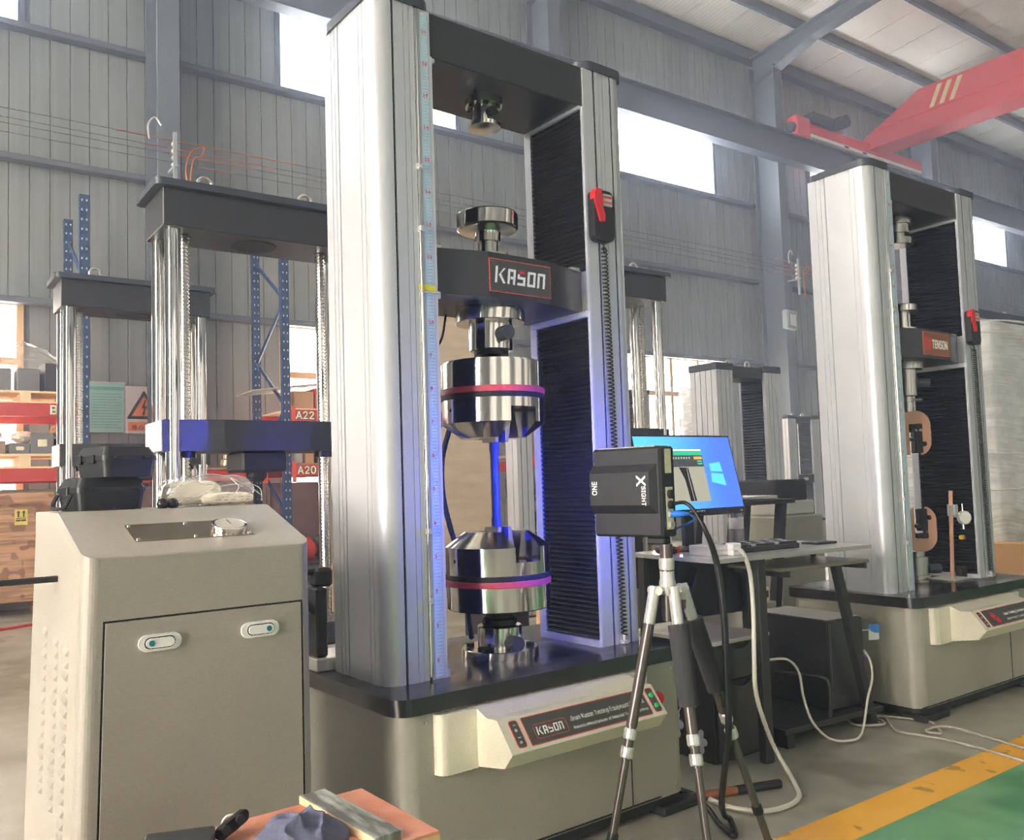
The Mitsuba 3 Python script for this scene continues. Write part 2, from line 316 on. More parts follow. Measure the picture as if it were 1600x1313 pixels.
def window(i, a, b, z0, z1, rad, low):
    k = struct(f'window_{i}', cat(bx(a - 0.04, b + 0.04, YW - 0.035, YW + 0.05, z1 - 0.015, z1 + 0.05), bx(a - 0.04, b + 0.04, YW - 0.035, YW + 0.05, z0 - 0.05, z0 + 0.015), bx(a - 0.04, a + 0.03, YW - 0.035, YW + 0.05, z0, z1), bx(b - 0.03, b + 0.04, YW - 0.035, YW + 0.05, z0, z1)), 'm_frame' if low else 'm_girt', smooth=False)
    n = 4
    ws = (b - a) / n
    if low:
        part('mullion', cat(*[bx(a + ws * j - 0.03, a + ws * j + 0.03, YW - 0.02, YW + 0.04, z0, z1) for j in range(1, n)]), 'm_frame', parent=k)
        part('transom', bx(a, b, YW - 0.025, YW + 0.045, 2.61, 2.69), 'm_frame', parent=k)
    part('pane', quad((a, YW + 0.045, z0), (b, YW + 0.045, z0), (b, YW + 0.045, z1), (a, YW + 0.045, z1)), 'm_white', parent=k, smooth=False, emitter=area(rad), label='overexposed daylit glass')
n = 1
for a, b in wins:
    window(n, a, b, 6.56, 7.7, WIN_UP, False); n += 1
for a, b in wins[:4]:
    window(n, a, b, 0.95, 3.3, WIN_LOW, True); n += 1
# left gable, right gable and the wall behind the photographer, with gable windows and added rear ones
poly = sg.Polygon([(YF, 0), (YW, 0), (YW, 9.75), (-0.5, 10.7), (YF, 9.75)])
gw = [(-4.0, -2.2, 0.3, 4.6), (-2.1, -0.3, 0.3, 4.6), (0.4, 4.5, 5.6, 7.8)]
for a, b, z0, z1 in gw: poly = poly.difference(sg.box(a, z0, b, z1))
struct('wall_left', extr(poly, XL - 0.1, XL, 'x'), 'm_wall', smooth=False)
for a, b, z0, z1 in gw:
    k = struct(f'window_{n}', cat(bx(XL - 0.06, XL + 0.03, a - 0.05, b + 0.05, z1, z1 + 0.06), bx(XL - 0.06, XL + 0.03, a - 0.05, b + 0.05, z0 - 0.06, z0), bx(XL - 0.06, XL + 0.03, a - 0.05, a, z0, z1), bx(XL - 0.06, XL + 0.03, b, b + 0.05, z0, z1), bx(XL - 0.06, XL + 0.03, (a + b) / 2 - 0.03, (a + b) / 2 + 0.03, z0, z1)), 'm_girt', smooth=False); n += 1
    part('pane', quad((XL - 0.05, a, z0), (XL - 0.05, b, z0), (XL - 0.05, b, z1), (XL - 0.05, a, z1)), 'm_white', parent=k, smooth=False, emitter=area(GABLE))
struct('wall_right', extr(sg.Polygon([(YF, 0), (YW, 0), (YW, 9.75), (-0.5, 10.7), (YF, 9.75)]), XR, XR + 0.1, 'x'), 'm_wall', smooth=False)
poly = sg.box(XL, 0, XR, 9.75)
fw = [(a, b, z0, z1) for a, b in [(-8 + P * k, -4.6 + P * k) for k in range(5)] for z0, z1 in ((1.0, 4.2), (6.0, 8.0))]
for a, b, z0, z1 in fw: poly = poly.difference(sg.box(a, z0, b, z1))
struct('wall_front', extr(poly, YF - 0.1, YF, 'y'), 'm_wall', smooth=False)
for a, b, z0, z1 in fw:
    k = struct(f'window_{n}', cat(bx(a - 0.05, b + 0.05, YF - 0.06, YF + 0.03, z1, z1 + 0.06), bx(a - 0.05, b + 0.05, YF - 0.06, YF + 0.03, z0 - 0.06, z0), bx((a + b) / 2 - 0.03, (a + b) / 2 + 0.03, YF - 0.06, YF + 0.03, z0, z1)), 'm_girt', smooth=False); n += 1
    part('pane', quad((b, YF - 0.05, z0), (a, YF - 0.05, z0), (a, YF - 0.05, z1), (b, YF - 0.05, z1)), 'm_white', parent=k, smooth=False, emitter=area(FRONT_FILL))  # glowing pane out of view, added as fill
# roof: sheets between seams, purlins, rafters, translucent sheets added near the ridge for light
k = struct('ceiling', cat(extr(sg.Polygon([(YW + 0.1, 9.78), (-0.5, roof_z(-0.49) + 0.03), (YF - 0.1, 9.74), (YF - 0.1, 9.85), (-0.5, 10.85), (YW + 0.1, 9.88)]), XL, XR, 'x')), 'm_wall_groove', smooth=False)
x, j = XL, 0
while x < XR - 0.1:
    zf = lambda y: roof_z(y)
    part('panel', extr(sg.Polygon([(YW, zf(YW)), (-0.5, zf(-0.499)), (-0.5, zf(-0.499) + 0.04), (YW, zf(YW) + 0.04)]), x + 0.008, x + 0.992, 'x'), 'm_ceiling', parent='ceiling', smooth=False)
    x += 1.0
for j in range(7):
    x0 = XL + 1.5 + j * 5.3
    kk = struct(f'window_{n}', cat(bx(x0 - 0.05, x0, -6.5, -2.0, 9.9, 10.4), bx(x0 + 1.2, x0 + 1.25, -6.5, -2.0, 9.9, 10.4)), 'm_girt', smooth=False); n += 1
    part('pane', quad((x0, -6.5, roof_z(-6.5) - 0.01), (x0, -2.0, roof_z(-2.0) - 0.01), (x0 + 1.2, -2.0, roof_z(-2.0) - 0.01), (x0 + 1.2, -6.5, roof_z(-6.5) - 0.01)), 'm_white', parent=kk, smooth=False, emitter=area(ROOF_FILL))  # skylight pane out of view, added for its light
for j, y in enumerate((7.72, 6.15, 4.6, 3.05, 1.5)):
    z = roof_z(y)
    struct('roof_purlin', cat(bx(XL, XR, y - 0.035, y + 0.035, z - 0.2, z - 0.19), bx(XL, XR, y - 0.035, y - 0.025, z - 0.2, z - 0.005), bx(XL, XR, y - 0.035, y + 0.035, z - 0.015, z - 0.004)), 'm_girt', smooth=False, label='steel roof purlin')
for cx in cols:
    pr = [(8.82, 8.95), (7.4, 9.38), (-0.5, 10.2), (-0.5, 10.48), (8.82, 9.5)]
    struct('roof_rafter', cat(extr(sg.Polygon(pr), cx - 0.008, cx + 0.008, 'x'), extr(sg.Polygon([(8.82, 9.5), (-0.5, 10.48), (-0.5, 10.5), (8.82, 9.52)]), cx - 0.13, cx + 0.13, 'x'), extr(sg.Polygon([(8.82, 8.93), (7.4, 9.36), (-0.5, 10.18), (-0.5, 10.2), (7.4, 9.38), (8.82, 8.95)]), cx - 0.13, cx + 0.13, 'x')), 'm_column', smooth=False, label='steel roof rafter')
# crane runway on brackets
G[0] = np.array([[1, 0, 0, 0], [0, 1, 0, 0], [0, 0, 1, -0.24], [0, 0, 0, 1.0]])
struct('runway_beam', cat(bx(XL, XR, 8.02, 8.24, 7.95, 7.975), bx(XL, XR, 8.02, 8.24, 7.43, 7.455), bx(XL, XR, 8.122, 8.138, 7.455, 7.95), bx(XL, XR, 8.1, 8.16, 7.975, 8.03)), 'm_girt', smooth=False, label='crane runway beam')

# the red bridge crane
thing('bridge_crane', 'red overhead bridge crane with three cream stripes under the roof at upper right', 'crane')
gx0, gx1 = 15.85, 16.35
part('girder', extr(sg.Polygon([(8.25, 8.2), (8.25, 8.42), (6.9, 9.08), (-6, 9.08), (-6, 8.2)]), gx0, gx1, 'x'), 'm_crane', smooth=False)
part('flange', bx(gx0 - 0.06, gx1 + 0.06, -6, 8.25, 8.18, 8.205), 'm_crane', smooth=False)
part('rib', bx(gx0 - 0.03, gx0, -6, 7.9, 8.56, 8.6), 'm_crane', smooth=False)
for j in range(3):
    y = 6.62 - 0.2 * j
    part('stripe', extr(sg.Polygon([(y, 8.6), (y + 0.09, 8.6), (y - 0.11, 9.02), (y - 0.2, 9.02)]), gx0 - 0.012, gx0 - 0.001, 'x'), 'm_cream', smooth=False)
part('end_carriage', cat(bx(13.75, 17.9, 8.02, 8.26, 8.10, 8.32, 0.01)), 'm_crane')
part('lit_carriage_bottom', bx(13.72, 17.85, 8.015, 8.25, 8.035, 8.10), 'm_white', smooth=False)  # white strip stands in for the window-lit underside of the carriage
parts('slot_mark', [bx(a, a + 0.14, 8.0135, 8.015, 8.05, 8.085) for a in (14.9, 15.55)], 'm_ink', smooth=False)
part('buffer', cat(bx(13.30, 13.75, 8.0, 8.25, 7.98, 8.4, 0.03)), 'm_crane'); part('buffer_stop', cyl((13.24, 8.12, 8.16), (13.31, 8.12, 8.16), 0.1), 'm_crane_dark')
part('motor', cyl((14.6, 7.75, 8.45), (14.6, 8.2, 8.45), 0.13), 'm_crane_dark'); part('gearbox', bx(13.8, 14.5, 7.95, 8.2, 8.3, 8.55, 0.02), 'm_crane_dark')
G[0] = np.eye(4)
# copper trolley wires and hooks on the columns
for i, (y, z, a, b) in enumerate(((8.02, 5.16, -2, 27), (8.06, 5.08, -2, 27), (8.02, 5.0, -2, 27), (8.06, 4.92, -2, 27))):
    thing('copper_wire', ['uppermost of the four copper trolley wires along the columns', 'second from the top of the copper trolley wires along the columns', 'third from the top of the copper trolley wires along the columns', 'lowest of the four copper trolley wires along the columns'][i], 'wire', 'copper trolley wires')
    part('wire', cyl((a, y, z), (b, y, z), 0.0035, n=6), 'm_wire')
    parts('glint_section', [cyl((p_, y, z), (q_, y, z), 0.0062, n=6) for p_, q_ in ((0.9 + 0.3 * i, 3.0 - 0.25 * i), (12.4, 13.9))], 'm_copper')  # brighter copper lengths stand in for glints on the wires
for nm, cx, lb in (('insulator_bracket', cols[1], 'wire bracket with loose looped cable on the column above the left machines'), ('insulator_bracket', cols[3], 'wire bracket with loose looped cable on the column beside the right machine')):
    thing(nm, lb, 'bracket')
    part('arm', cat(bx(cx - 0.02, cx + 0.02, 7.95, 8.25, 4.84, 4.87), bx(cx - 0.02, cx + 0.02, 7.98, 8.02, 4.55, 5.25)), 'm_lampgrey')
    part('insulator', cat(*[lathe([(0.02, 0), (0.035, 0.02), (0.02, 0.05)], 12, (cx + 0.0, 8.04, z - 0.06)) for z in (5.16, 5.08, 5.0, 4.92)]), 'm_white')
    pts = [(cx + 0.2, 8.0, 4.5), (cx + 0.12, 8.0, 4.8), (cx + 0.18, 8.0, 5.05), (cx + 0.32, 8.0, 5.14), (cx + 0.30, 8.0, 5.03), (cx + 0.2, 8.0, 4.95), (cx + 0.15, 8.0, 4.5)]
    part('cable_loop', tube(spline(pts, 8), 0.012, 6), 'm_copper')
    part('hook', tube(spline([(cx - 0.28, 8.0, 5.12), (cx - 0.29, 8.0, 5.28), (cx - 0.22, 8.0, 5.38), (cx - 0.15, 8.0, 5.30)], 8), 0.012, 6), 'm_silver')
thing('wall_lamp', 'grey flood lamp mounted on the building column right of centre', 'lamp')
part('housing', rotz(bx(12.62, 13.05, 8.0, 8.12, 3.86, 4.22, 0.02), 0.2, (12.85, 8.06)), 'm_lampgrey'); part('lens', rotz(bx(12.72, 12.95, 7.985, 8.0, 3.92, 4.14, 0.01), 0.2, (12.85, 8.06)), 'm_white'); part('bracket', bx(12.9, 13.0, 8.1, 8.25, 4.0, 4.1), 'm_lampgrey')

# ================================================================== TESTING MACHINES
def logo(h):
    """The maker's stencilled five-letter mark, about 4.2 h wide, in the xy plane."""
    w = 0.17
    def bar(*p): return sg.Polygon(p)
    K = [sg.box(0, 0, w, 1), bar((w + .06, .46), (.62, 1), (.8, 1), (.34, .5)), bar((.3, .52), (.44, .62), (.86, 0), (.66, 0)), sg.box(0, .86, w, 1.08)]
    A = [sg.box(1.0, 0, 1 + w, 1), sg.box(1.0, 1 - w, 1.62, 1), sg.box(1.62 - w, 0, 1.62, 1), sg.box(1 + w + .05, .34, 1.62, .34 + w)]
    S = [sg.box(1.8, .5 - w / 2, 2.44, .5 + w / 2), sg.box(2.44 - w, 0, 2.44, .5), sg.box(1.8, 0, 2.44, w), sg.box(1.8, .5, 1.8 + w, .74)]
    R = [sg.Polygon([(1.84, .78), (2.0, .98), (2.26, .98), (2.44, .78)])]
    O = [sg.box(2.62, 0, 3.28, 1).difference(sg.box(2.62 + w, w, 3.28 - w, 1 - w))]
    N = [sg.box(3.46, 0, 3.46 + w, .8), sg.box(3.46, 1 - w, 4.1, 1), sg.box(4.1 - w, 0, 4.1, 1)]
    sh = lambda g: sa.affine_transform(g, [h, 0.12 * h, 0, h, 0, 0])
    return sh(shapely.union_all(K + A + S + O + N)), sh(shapely.union_all(R))

def grip_body(r, h, cut, up):
    """Wedge grip: polished cylinder with four chamfers and a slot open to the front (-y)."""
    b = m3.Manifold.cylinder(h - 0.048, r, r, 72) + m3.Manifold.cylinder(0.048, r, 0.108, 72).translate((0, 0, h - 0.048))
    b = b - m3.Manifold.cube((0.1, 0.34, 0.2)).translate((-0.05, -0.30, h - cut))
    b = b - m3.Manifold.cylinder(0.1, 0.006, 0.006, 12).rotate((0, 90, 0)).translate((-r - 0.05, 0.0, h - 0.09))
    if not up: b = b.mirror((0, 0, 1)).translate((0, 0, h))
    return unman(b)
def bellows(x0, x1, y0, y1, z0, z1, pitch=0.0165):
    n = max(2, int((z1 - z0) / pitch)); dz = (z1 - z0) / n
    pts = [(x1, z0)]
    for i in range(n): pts += [(x0 + 0.010, z0 + i * dz), (x0, z0 + (i + 0.5) * dz)]
    pts += [(x0 + 0.010, z1), (x1, z1)]
    return extr(sg.Polygon(pts), y0, y1, 'y')
def column_plan(x0, x1, y0, y1, outer_left, r=0.05):
    c = sg.box(x0, y0, x1, y1)
    m = sg.box(x0, y0 + r, x1, y1).union(sg.box(x0 + r, y0, x1, y1)).union(sg.Point(x0 + r, y0 + r).buffer(r, quad_segs=8))
    m = m.intersection(c)
    for a, wd, dp in ((0.128, 0.008, 0.012), (0.2085, 0.010, 0.010), (0.166, 0.003, 0.002), (0.185, 0.002, 0.002)):
        m = m.difference(sg.box(a - wd / 2, y0 - 0.01, a + wd / 2, y0 + dp))
    for a, wd, dp in ((0.386, 0.007, 0.008), (0.25, 0.003, 0.002), (0.41, 0.004, 0.003), (0.435, 0.004, 0.003), (0.225, 0.003, 0.002)):
        m = m.difference(sg.box(x0 - 0.01, a - wd / 2, x0 + dp, a + wd / 2))
    return m if outer_left else sa.scale(m, -1, 1, origin=(0.5795, 0))

W_, ZB, ZT, ZC = 1.159, 0.499, 0.545, 2.57      # plate width, under plate, plate top, column top
D_ = 0.70
def console_basis():
    a, b = np.array([0, -0.105, 0.474]), np.array([0, -0.170, 0.396])
    ey = (a - b) / np.linalg.norm(a - b)
    ex = np.array([1.0, 0, 0]); ez = np.cross(ex, ey)
    return b, ex, ey, ez
def em_frame(name, label, full=True, group=None, xh=(1.70, 1.845)):
    """Electromechanical machine: sheet base, black table, two extruded columns with bellows, crosshead, top beam."""
    t = thing(name, label, 'testing machine', group)
    body = extr(rrect(0.0216, 1.137, 0.0216, D_ - 0.02, 0.06, 8), 0.055, ZB)
    part('base_cabinet', body, 'm_base', smooth=40)
    part('base_seam', cat(bx(0.868, 0.872, 0.0195, 0.0225, 0.06, ZB), bx(0.0216, 1.0, 0.0195, 0.0225, 0.058, 0.064)), 'm_groove', smooth=False)
    part('plinth', extr(rrect(0.035, 1.124, 0.035, D_ - 0.035, 0.05, 6), 0.02, 0.056), 'm_blackmatte', smooth=40)
    for fx, fy in ((0.06, 0.06), (1.03, 0.06), (0.06, D_ - 0.1), (1.03, D_ - 0.1)):
        sx = -1 if fx < 0.5 else 1
        q = part('foot_pad', bx(min(fx, fx + sx * 0.0) - 0.04, fx + 0.16, fy - 0.06, fy + 0.06, 0.0, 0.03, 0.006), 'm_blackmatte')
        part('bolt', cat(cyl((fx + 0.12, fy, 0.03), (fx + 0.12, fy, 0.036), 0.012, n=6)), 'm_darksteel', parent=q)
    part('screw', cat(*[cyl((sx, 0.0216, sz), (sx, 0.0186, sz), 0.005, n=10) for sx in (0.1, 1.07) for sz in (0.09, 0.47)]), 'm_steel_satin')
    part('table_plate', unman(man(extr(rrect(0, W_, 0, D_, 0.06, 8), ZB, ZT))), 'm_plate', smooth=40)
    for left in (True, False):
        c = part('column', extr(column_plan(0.062, 0.26, 0.159, 0.481, left), ZT, ZC), 'm_alu', smooth=30)
        g = lambda m: m if left else mirror_x(m, W_ / 2)
        parts('groove_strip', (g(bx(0.1235, 0.1325, 0.166, 0.172, ZT, ZC)), g(bx(0.2040, 0.2130, 0.166, 0.170, ZT, ZC))), 'm_groove', parent=c, smooth=False)
        part('cap', extr(sa.scale(rrect(0.055, 0.268, 0.150, 0.490, 0.05, 6), 1 if left else -1, 1, origin=(W_ / 2, 0)), ZC, ZC + 0.03), 'm_cap', parent=c, smooth=40)
        for z0, z1 in ((ZT + 0.022, xh[0] - 0.02), (xh[1], 2.43)):
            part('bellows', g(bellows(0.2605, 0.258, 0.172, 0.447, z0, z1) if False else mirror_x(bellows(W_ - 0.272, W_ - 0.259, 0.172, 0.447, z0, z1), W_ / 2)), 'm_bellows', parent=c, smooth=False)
        parts('edge_strip', (g(bx(0.258, 0.272, 0.447, 0.483, ZT, 2.43)), g(bx(0.258, 0.266, 0.159, 0.172, ZT, 2.43))), 'm_alu_strip', parent=c, smooth=False)
        parts('end_frame', (g(bx(0.258, 0.278, 0.165, 0.470, ZT, ZT + 0.022)), g(bx(0.258, 0.280, 0.165, 0.47, xh[0] - 0.022, xh[0] - 0.001)), g(bx(0.258, 0.280, 0.165, 0.47, 2.418, 2.43))), 'm_alu_strip', parent=c, smooth=False)
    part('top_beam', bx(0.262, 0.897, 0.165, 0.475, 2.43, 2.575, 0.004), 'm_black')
    zb, zt = xh
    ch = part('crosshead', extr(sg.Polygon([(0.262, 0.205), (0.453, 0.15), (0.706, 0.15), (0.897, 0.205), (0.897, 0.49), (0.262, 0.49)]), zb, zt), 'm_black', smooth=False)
    parts('end_bracket', (bx(0.85, 0.897, 0.2, 0.46, zt, zt + 0.012), bx(0.262, 0.31, 0.2, 0.46, zt, zt + 0.012)), 'm_silver', parent=ch, smooth=False)
    return t, ch
def flange_stack(t, name, prof, m='m_steel', at=(0.58, 0.32, 0)):
    return part(name, lathe(prof, 56, at), m, parent=t, smooth=30)
def console(t, big_text, small_text, with_logo, red_logo=None):
    prof = [(0.025, 0.495), (-0.011, 0.489), (-0.060, 0.4705), (-0.105, 0.474), (-0.170, 0.396), (-0.134, 0.352), (0.025, 0.325)]
    c = part('control_panel', extr(sg.Polygon(prof), 0.246, 0.842, 'x'), 'm_console', parent=t, smooth=False)
    lug = lambda x0, x1: extr(rrect(x0, x1 + 0.05, -0.012, 0.1, 0.03, 6).intersection(sg.box(x0, -0.012, x1, 0.03)), 0.328, 0.49)
    part('side_lug', lug(0.124, 0.247), 'm_console', parent=c); part('side_lug', mirror_x(lug(0.124, 0.215), 0.532), 'm_console', parent=c)
    o, ex, ey, ez = console_basis()
    L = 0.1015
    P = lambda m, x, y, z=0.0: xf(m, o + ex * x + ey * y + ez * z, ex, ey, ez)
    def plate(x0, x1, y0, y1, r, border='m_redborder', fill='m_labelplate'):
        part('label_border', P(extr(rrect(x0, x1, y0, y1, r, 4), 0.0, 0.0010), 0, 0), border, parent=c, smooth=False)
        part('label_plate', P(extr(rrect(x0 + 0.0025, x1 - 0.0025, y0 + 0.0025, y1 - 0.0025, max(r - 0.002, 0.001), 4), 0.0010, 0.0016), 0, 0), fill, parent=c, smooth=False)
    plate(0.318, 0.788, 0.010, L - 0.008, 0.004)
    plate(0.274, 0.305, 0.012, L - 0.010, 0.009); plate(0.800, 0.831, 0.012, L - 0.010, 0.009)
    part('key_symbol', cat(*[P(extr(sg.Polygon([(-0.005, 0), (0, -0.005), (0.005, 0), (0, 0.005)]).difference(sg.Point(0, 0).buffer(0.002)), 0.0016, 0.0022), 0.2895, y) for y in (0.027, 0.062)] + [P(text('Load', 0.0035, 0.0005), 0.2845, y, 0.0017) for y in (0.04, 0.076)]), 'm_white', parent=c, smooth=False)
    part('lamp_button', cat(*[P(lathe([(0.0085, 0.0015), (0.008, 0.005), (0.005, 0.006)], 16), 0.8155, y) for y in (0.032, 0.066)]), 'm_green_led', parent=c)
    part('lettering', cat(P(text(big_text, 0.0135, 0.0006, width=0.30), 0.478, 0.050, 0.0017), P(text(small_text, 0.0085, 0.0005, width=0.30), 0.478, 0.026, 0.0017)), 'm_white', parent=c, smooth=False)
    if with_logo:
        a, b = logo(0.023)
        part('logo', P(extr(a, 0.0017, 0.0023), 0.352, 0.034), 'm_white', parent=c, smooth=False); part('logo_dash', P(extr(b, 0.0017, 0.0023), 0.352, 0.034), 'm_red', parent=c, smooth=False)
        q = rrect(0.345, 0.462, 0.024, 0.066, 0.008, 4); part('logo_frame', P(extr(q.difference(q.buffer(-0.0012)), 0.0016, 0.0021), 0, 0), 'm_redborder', parent=c, smooth=False)
    else:
        q = shapely.union_all([sg.Point(0.385, 0.06).buffer(0.016), sg.Point(0.405, 0.034).buffer(0.016), sg.Polygon([(0.372, 0.05), (0.398, 0.07), (0.418, 0.044), (0.392, 0.024)])]).difference(sg.box(0.389, 0.04, 0.401, 0.055))
        part('logo', P(extr(q, 0.0017, 0.0023), 0, 0), 'm_red', parent=c, smooth=False)
    part('stop_button', cat(lathe([(0.011, 0), (0.011, 0.024)], 20, (0.842, -0.098, 0.424), (1, 0, 0)), lathe([(0.020, 0.024), (0.022, 0.030), (0.021, 0.040), (0.015, 0.050), (0.005, 0.054)], 28, (0.842, -0.098, 0.424), (1, 0, 0))), 'm_red', parent=c)
def ruler_set(t):
    rod = part('guide_rod', cat(cyl((0.2085, 0.156, ZT + 0.01), (0.2085, 0.156, ZC - 0.005), 0.0048, n=12)), 'm_chrome', parent=t)
    v, f = quad((0.2215, 0.1578, ZT + 0.005), (0.251, 0.1578, ZT + 0.005), (0.251, 0.1578, ZC - 0.01), (0.2215, 0.1578, ZC - 0.01))
    part('ruler', (v, f), 'm_ruler', parent=t, smooth=False, uv=np.array([[0, 0], [1, 0], [1, 1], [0, 1.0]]))
    part('ruler_number', kind='stuff', mesh=cat(*[xf(text(str(i), 0.011, 0.0003, True), (0.2285, 0.1576, ZT + 0.05 + 0.1 * i), (1, 0, 0), (0, 0, 1), (0, -1, 0)) for i in range(20)]), m='m_numred', parent=t, smooth=False)
    for z in (2.071, 1.88, 0.976, 0.773):
        part('limit_clip', cat(bx(0.200, 0.217, 0.143, 0.160, z - 0.009, z + 0.009, 0.002), cyl((0.2085, 0.143, z), (0.2085, 0.1415, z), 0.003, n=8)), 'm_silver', parent=t)
def handset(t, x=0.945, z0=1.945, z1=2.125):
    h = part('handset', xf(extr(rrect(-0.045, 0.048, 0, z1 - z0, 0.022, 5), 0, 0.032), (x, 0.157, z0), (1, 0, 0), (0, 0, 1), (0, -1, 0)), 'm_ext', parent=t, smooth=40)
    part('grip_cover', xf(extr(sg.Polygon([(-0.046, 0.165), (-0.036, 0.182), (-0.012, 0.182), (-0.008, 0.12), (0.002, 0.09), (0.0, 0.068), (-0.022, 0.066), (-0.030, 0.09), (-0.044, 0.125)]), 0.012, 0.038), (x, 0.157, z0), (1, 0, 0), (0, 0, 1), (0, -1, 0)), 'm_red', parent=h, smooth=40)
    part('display', xf(extr(rrect(-0.004, 0.040, 0.125, 0.168, 0.004, 3), 0.032, 0.0345), (x, 0.157, z0), (1, 0, 0), (0, 0, 1), (0, -1, 0)), 'm_lightgrey', parent=h, smooth=False)
    part('display_line', cat(*[bx(x - 0.001, x + 0.037, 0.1215, 0.1226, z0 + q, z0 + q + 0.008) for q in (0.134, 0.153)]), 'm_redborder', parent=h, smooth=False)
    tt = np.linspace(0, 1, 1500); n = 100
    pts = np.stack([x + 0.018 + 0.026 * tt + 0.0105 * np.cos(2 * math.pi * n * tt), 0.150 + 0.0 * tt + 0.009 * np.sin(2 * math.pi * n * tt), z0 - 0.015 - (z0 - 0.015 - ZT - 0.03) * tt], 1)
    part('coiled_cord', cat(tube(pts, 0.0026, 5), tube(spline([(x + 0.004, 0.148, z0), (x + 0.018, 0.148, z0 - 0.012), (x + 0.008, 0.148, z0 - 0.02), (x + 0.022, 0.150, z0 - 0.03)], 6), 0.0026, 5)), 'm_cableblack', parent=h, smooth=True)
    part('cord_anchor', cat(bx(x + 0.032, x + 0.056, 0.138, 0.162, ZT, ZT + 0.014, 0.003), cyl((x + 0.044, 0.15, ZT + 0.014), (x + 0.044, 0.15, ZT + 0.032), 0.007, n=10)), 'm_silver', parent=h)

# ---- the large machine in the middle
G[0] = frame(0, 0, math.radians(1.9))
m1, ch = em_frame('testing_machine', 'large two-column testing machine in the middle, lit blue, with wedge grips pulling a rod', xh=(1.70, 1.845))
a, b = logo(0.040)
EM = lambda m, x, z, y=0.149: xf(m, (x, y, z), (1, 0, 0), (0, 0, 1), (0, -1, 0))
part('emblem_border', EM(extr(sg.box(0, 0, 0.254, 0.108), 0, 0.0015), 0.454, 1.718), 'm_redborder', parent=ch, smooth=False)
part('emblem_plate', EM(extr(sg.box(0.003, 0.003, 0.251, 0.105), 0.0015, 0.0022), 0.454, 1.718), 'm_labelplate', parent=ch, smooth=False)
a, b = logo(0.050)
part('emblem_logo', EM(extr(a, 0.0022, 0.003), 0.474, 1.748), 'm_white', parent=ch, smooth=False); part('emblem_logo_dash', EM(extr(b, 0.0022, 0.003), 0.474, 1.748), 'm_red', parent=ch, smooth=False)
part('pointer', extr(sg.Polygon([(0.2, 0.152), (0.262, 0.145), (0.30, 0.20), (0.2, 0.156)]), 1.688, 1.691), 'm_silver', parent=ch, smooth=False)
part('tape', bx(0.199, 0.2575, 0.1555, 0.157, 1.695, 1.712), 'm_tape', parent=ch, smooth=False)
ruler_set(m1); handset(m1); console(m1, 'Jinan Kason Testing Equipment Co., Ltd.', 'Reliable Manufacturer of Material Testing Machine', True)
A = (0.58, 0.32, 0)
flange_stack(ch, 'upper_platen', [(0.072, 1.845), (0.072, 1.885), (0.035, 1.886), (0.035, 1.93), (0.045, 1.931), (0.045, 1.965), (0.098, 1.972), (0.105, 1.978), (0.105, 2.024), (0.102, 2.028)])
u = part('top_fixture', lathe([(0.03, 2.328), (0.056, 2.331), (0.056, 2.345), (0.040, 2.347), (0.040, 2.405), (0.064, 2.407), (0.064, 2.43)], 48, A), 'm_steel', parent=m1, smooth=30)
part('pin', cyl((0.575, 0.26, 2.375), (0.578, 0.3, 2.375), 0.016), 'm_blackmatte', parent=u)
parts('bolt', [cyl((0.58 + 0.052 * math.cos(t), 0.32 + 0.052 * math.sin(t), 2.396), (0.58 + 0.052 * math.cos(t), 0.32 + 0.052 * math.sin(t), 2.407), 0.009, n=6) for t in np.arange(6) * math.pi / 3], 'm_darksteel', parent=u)
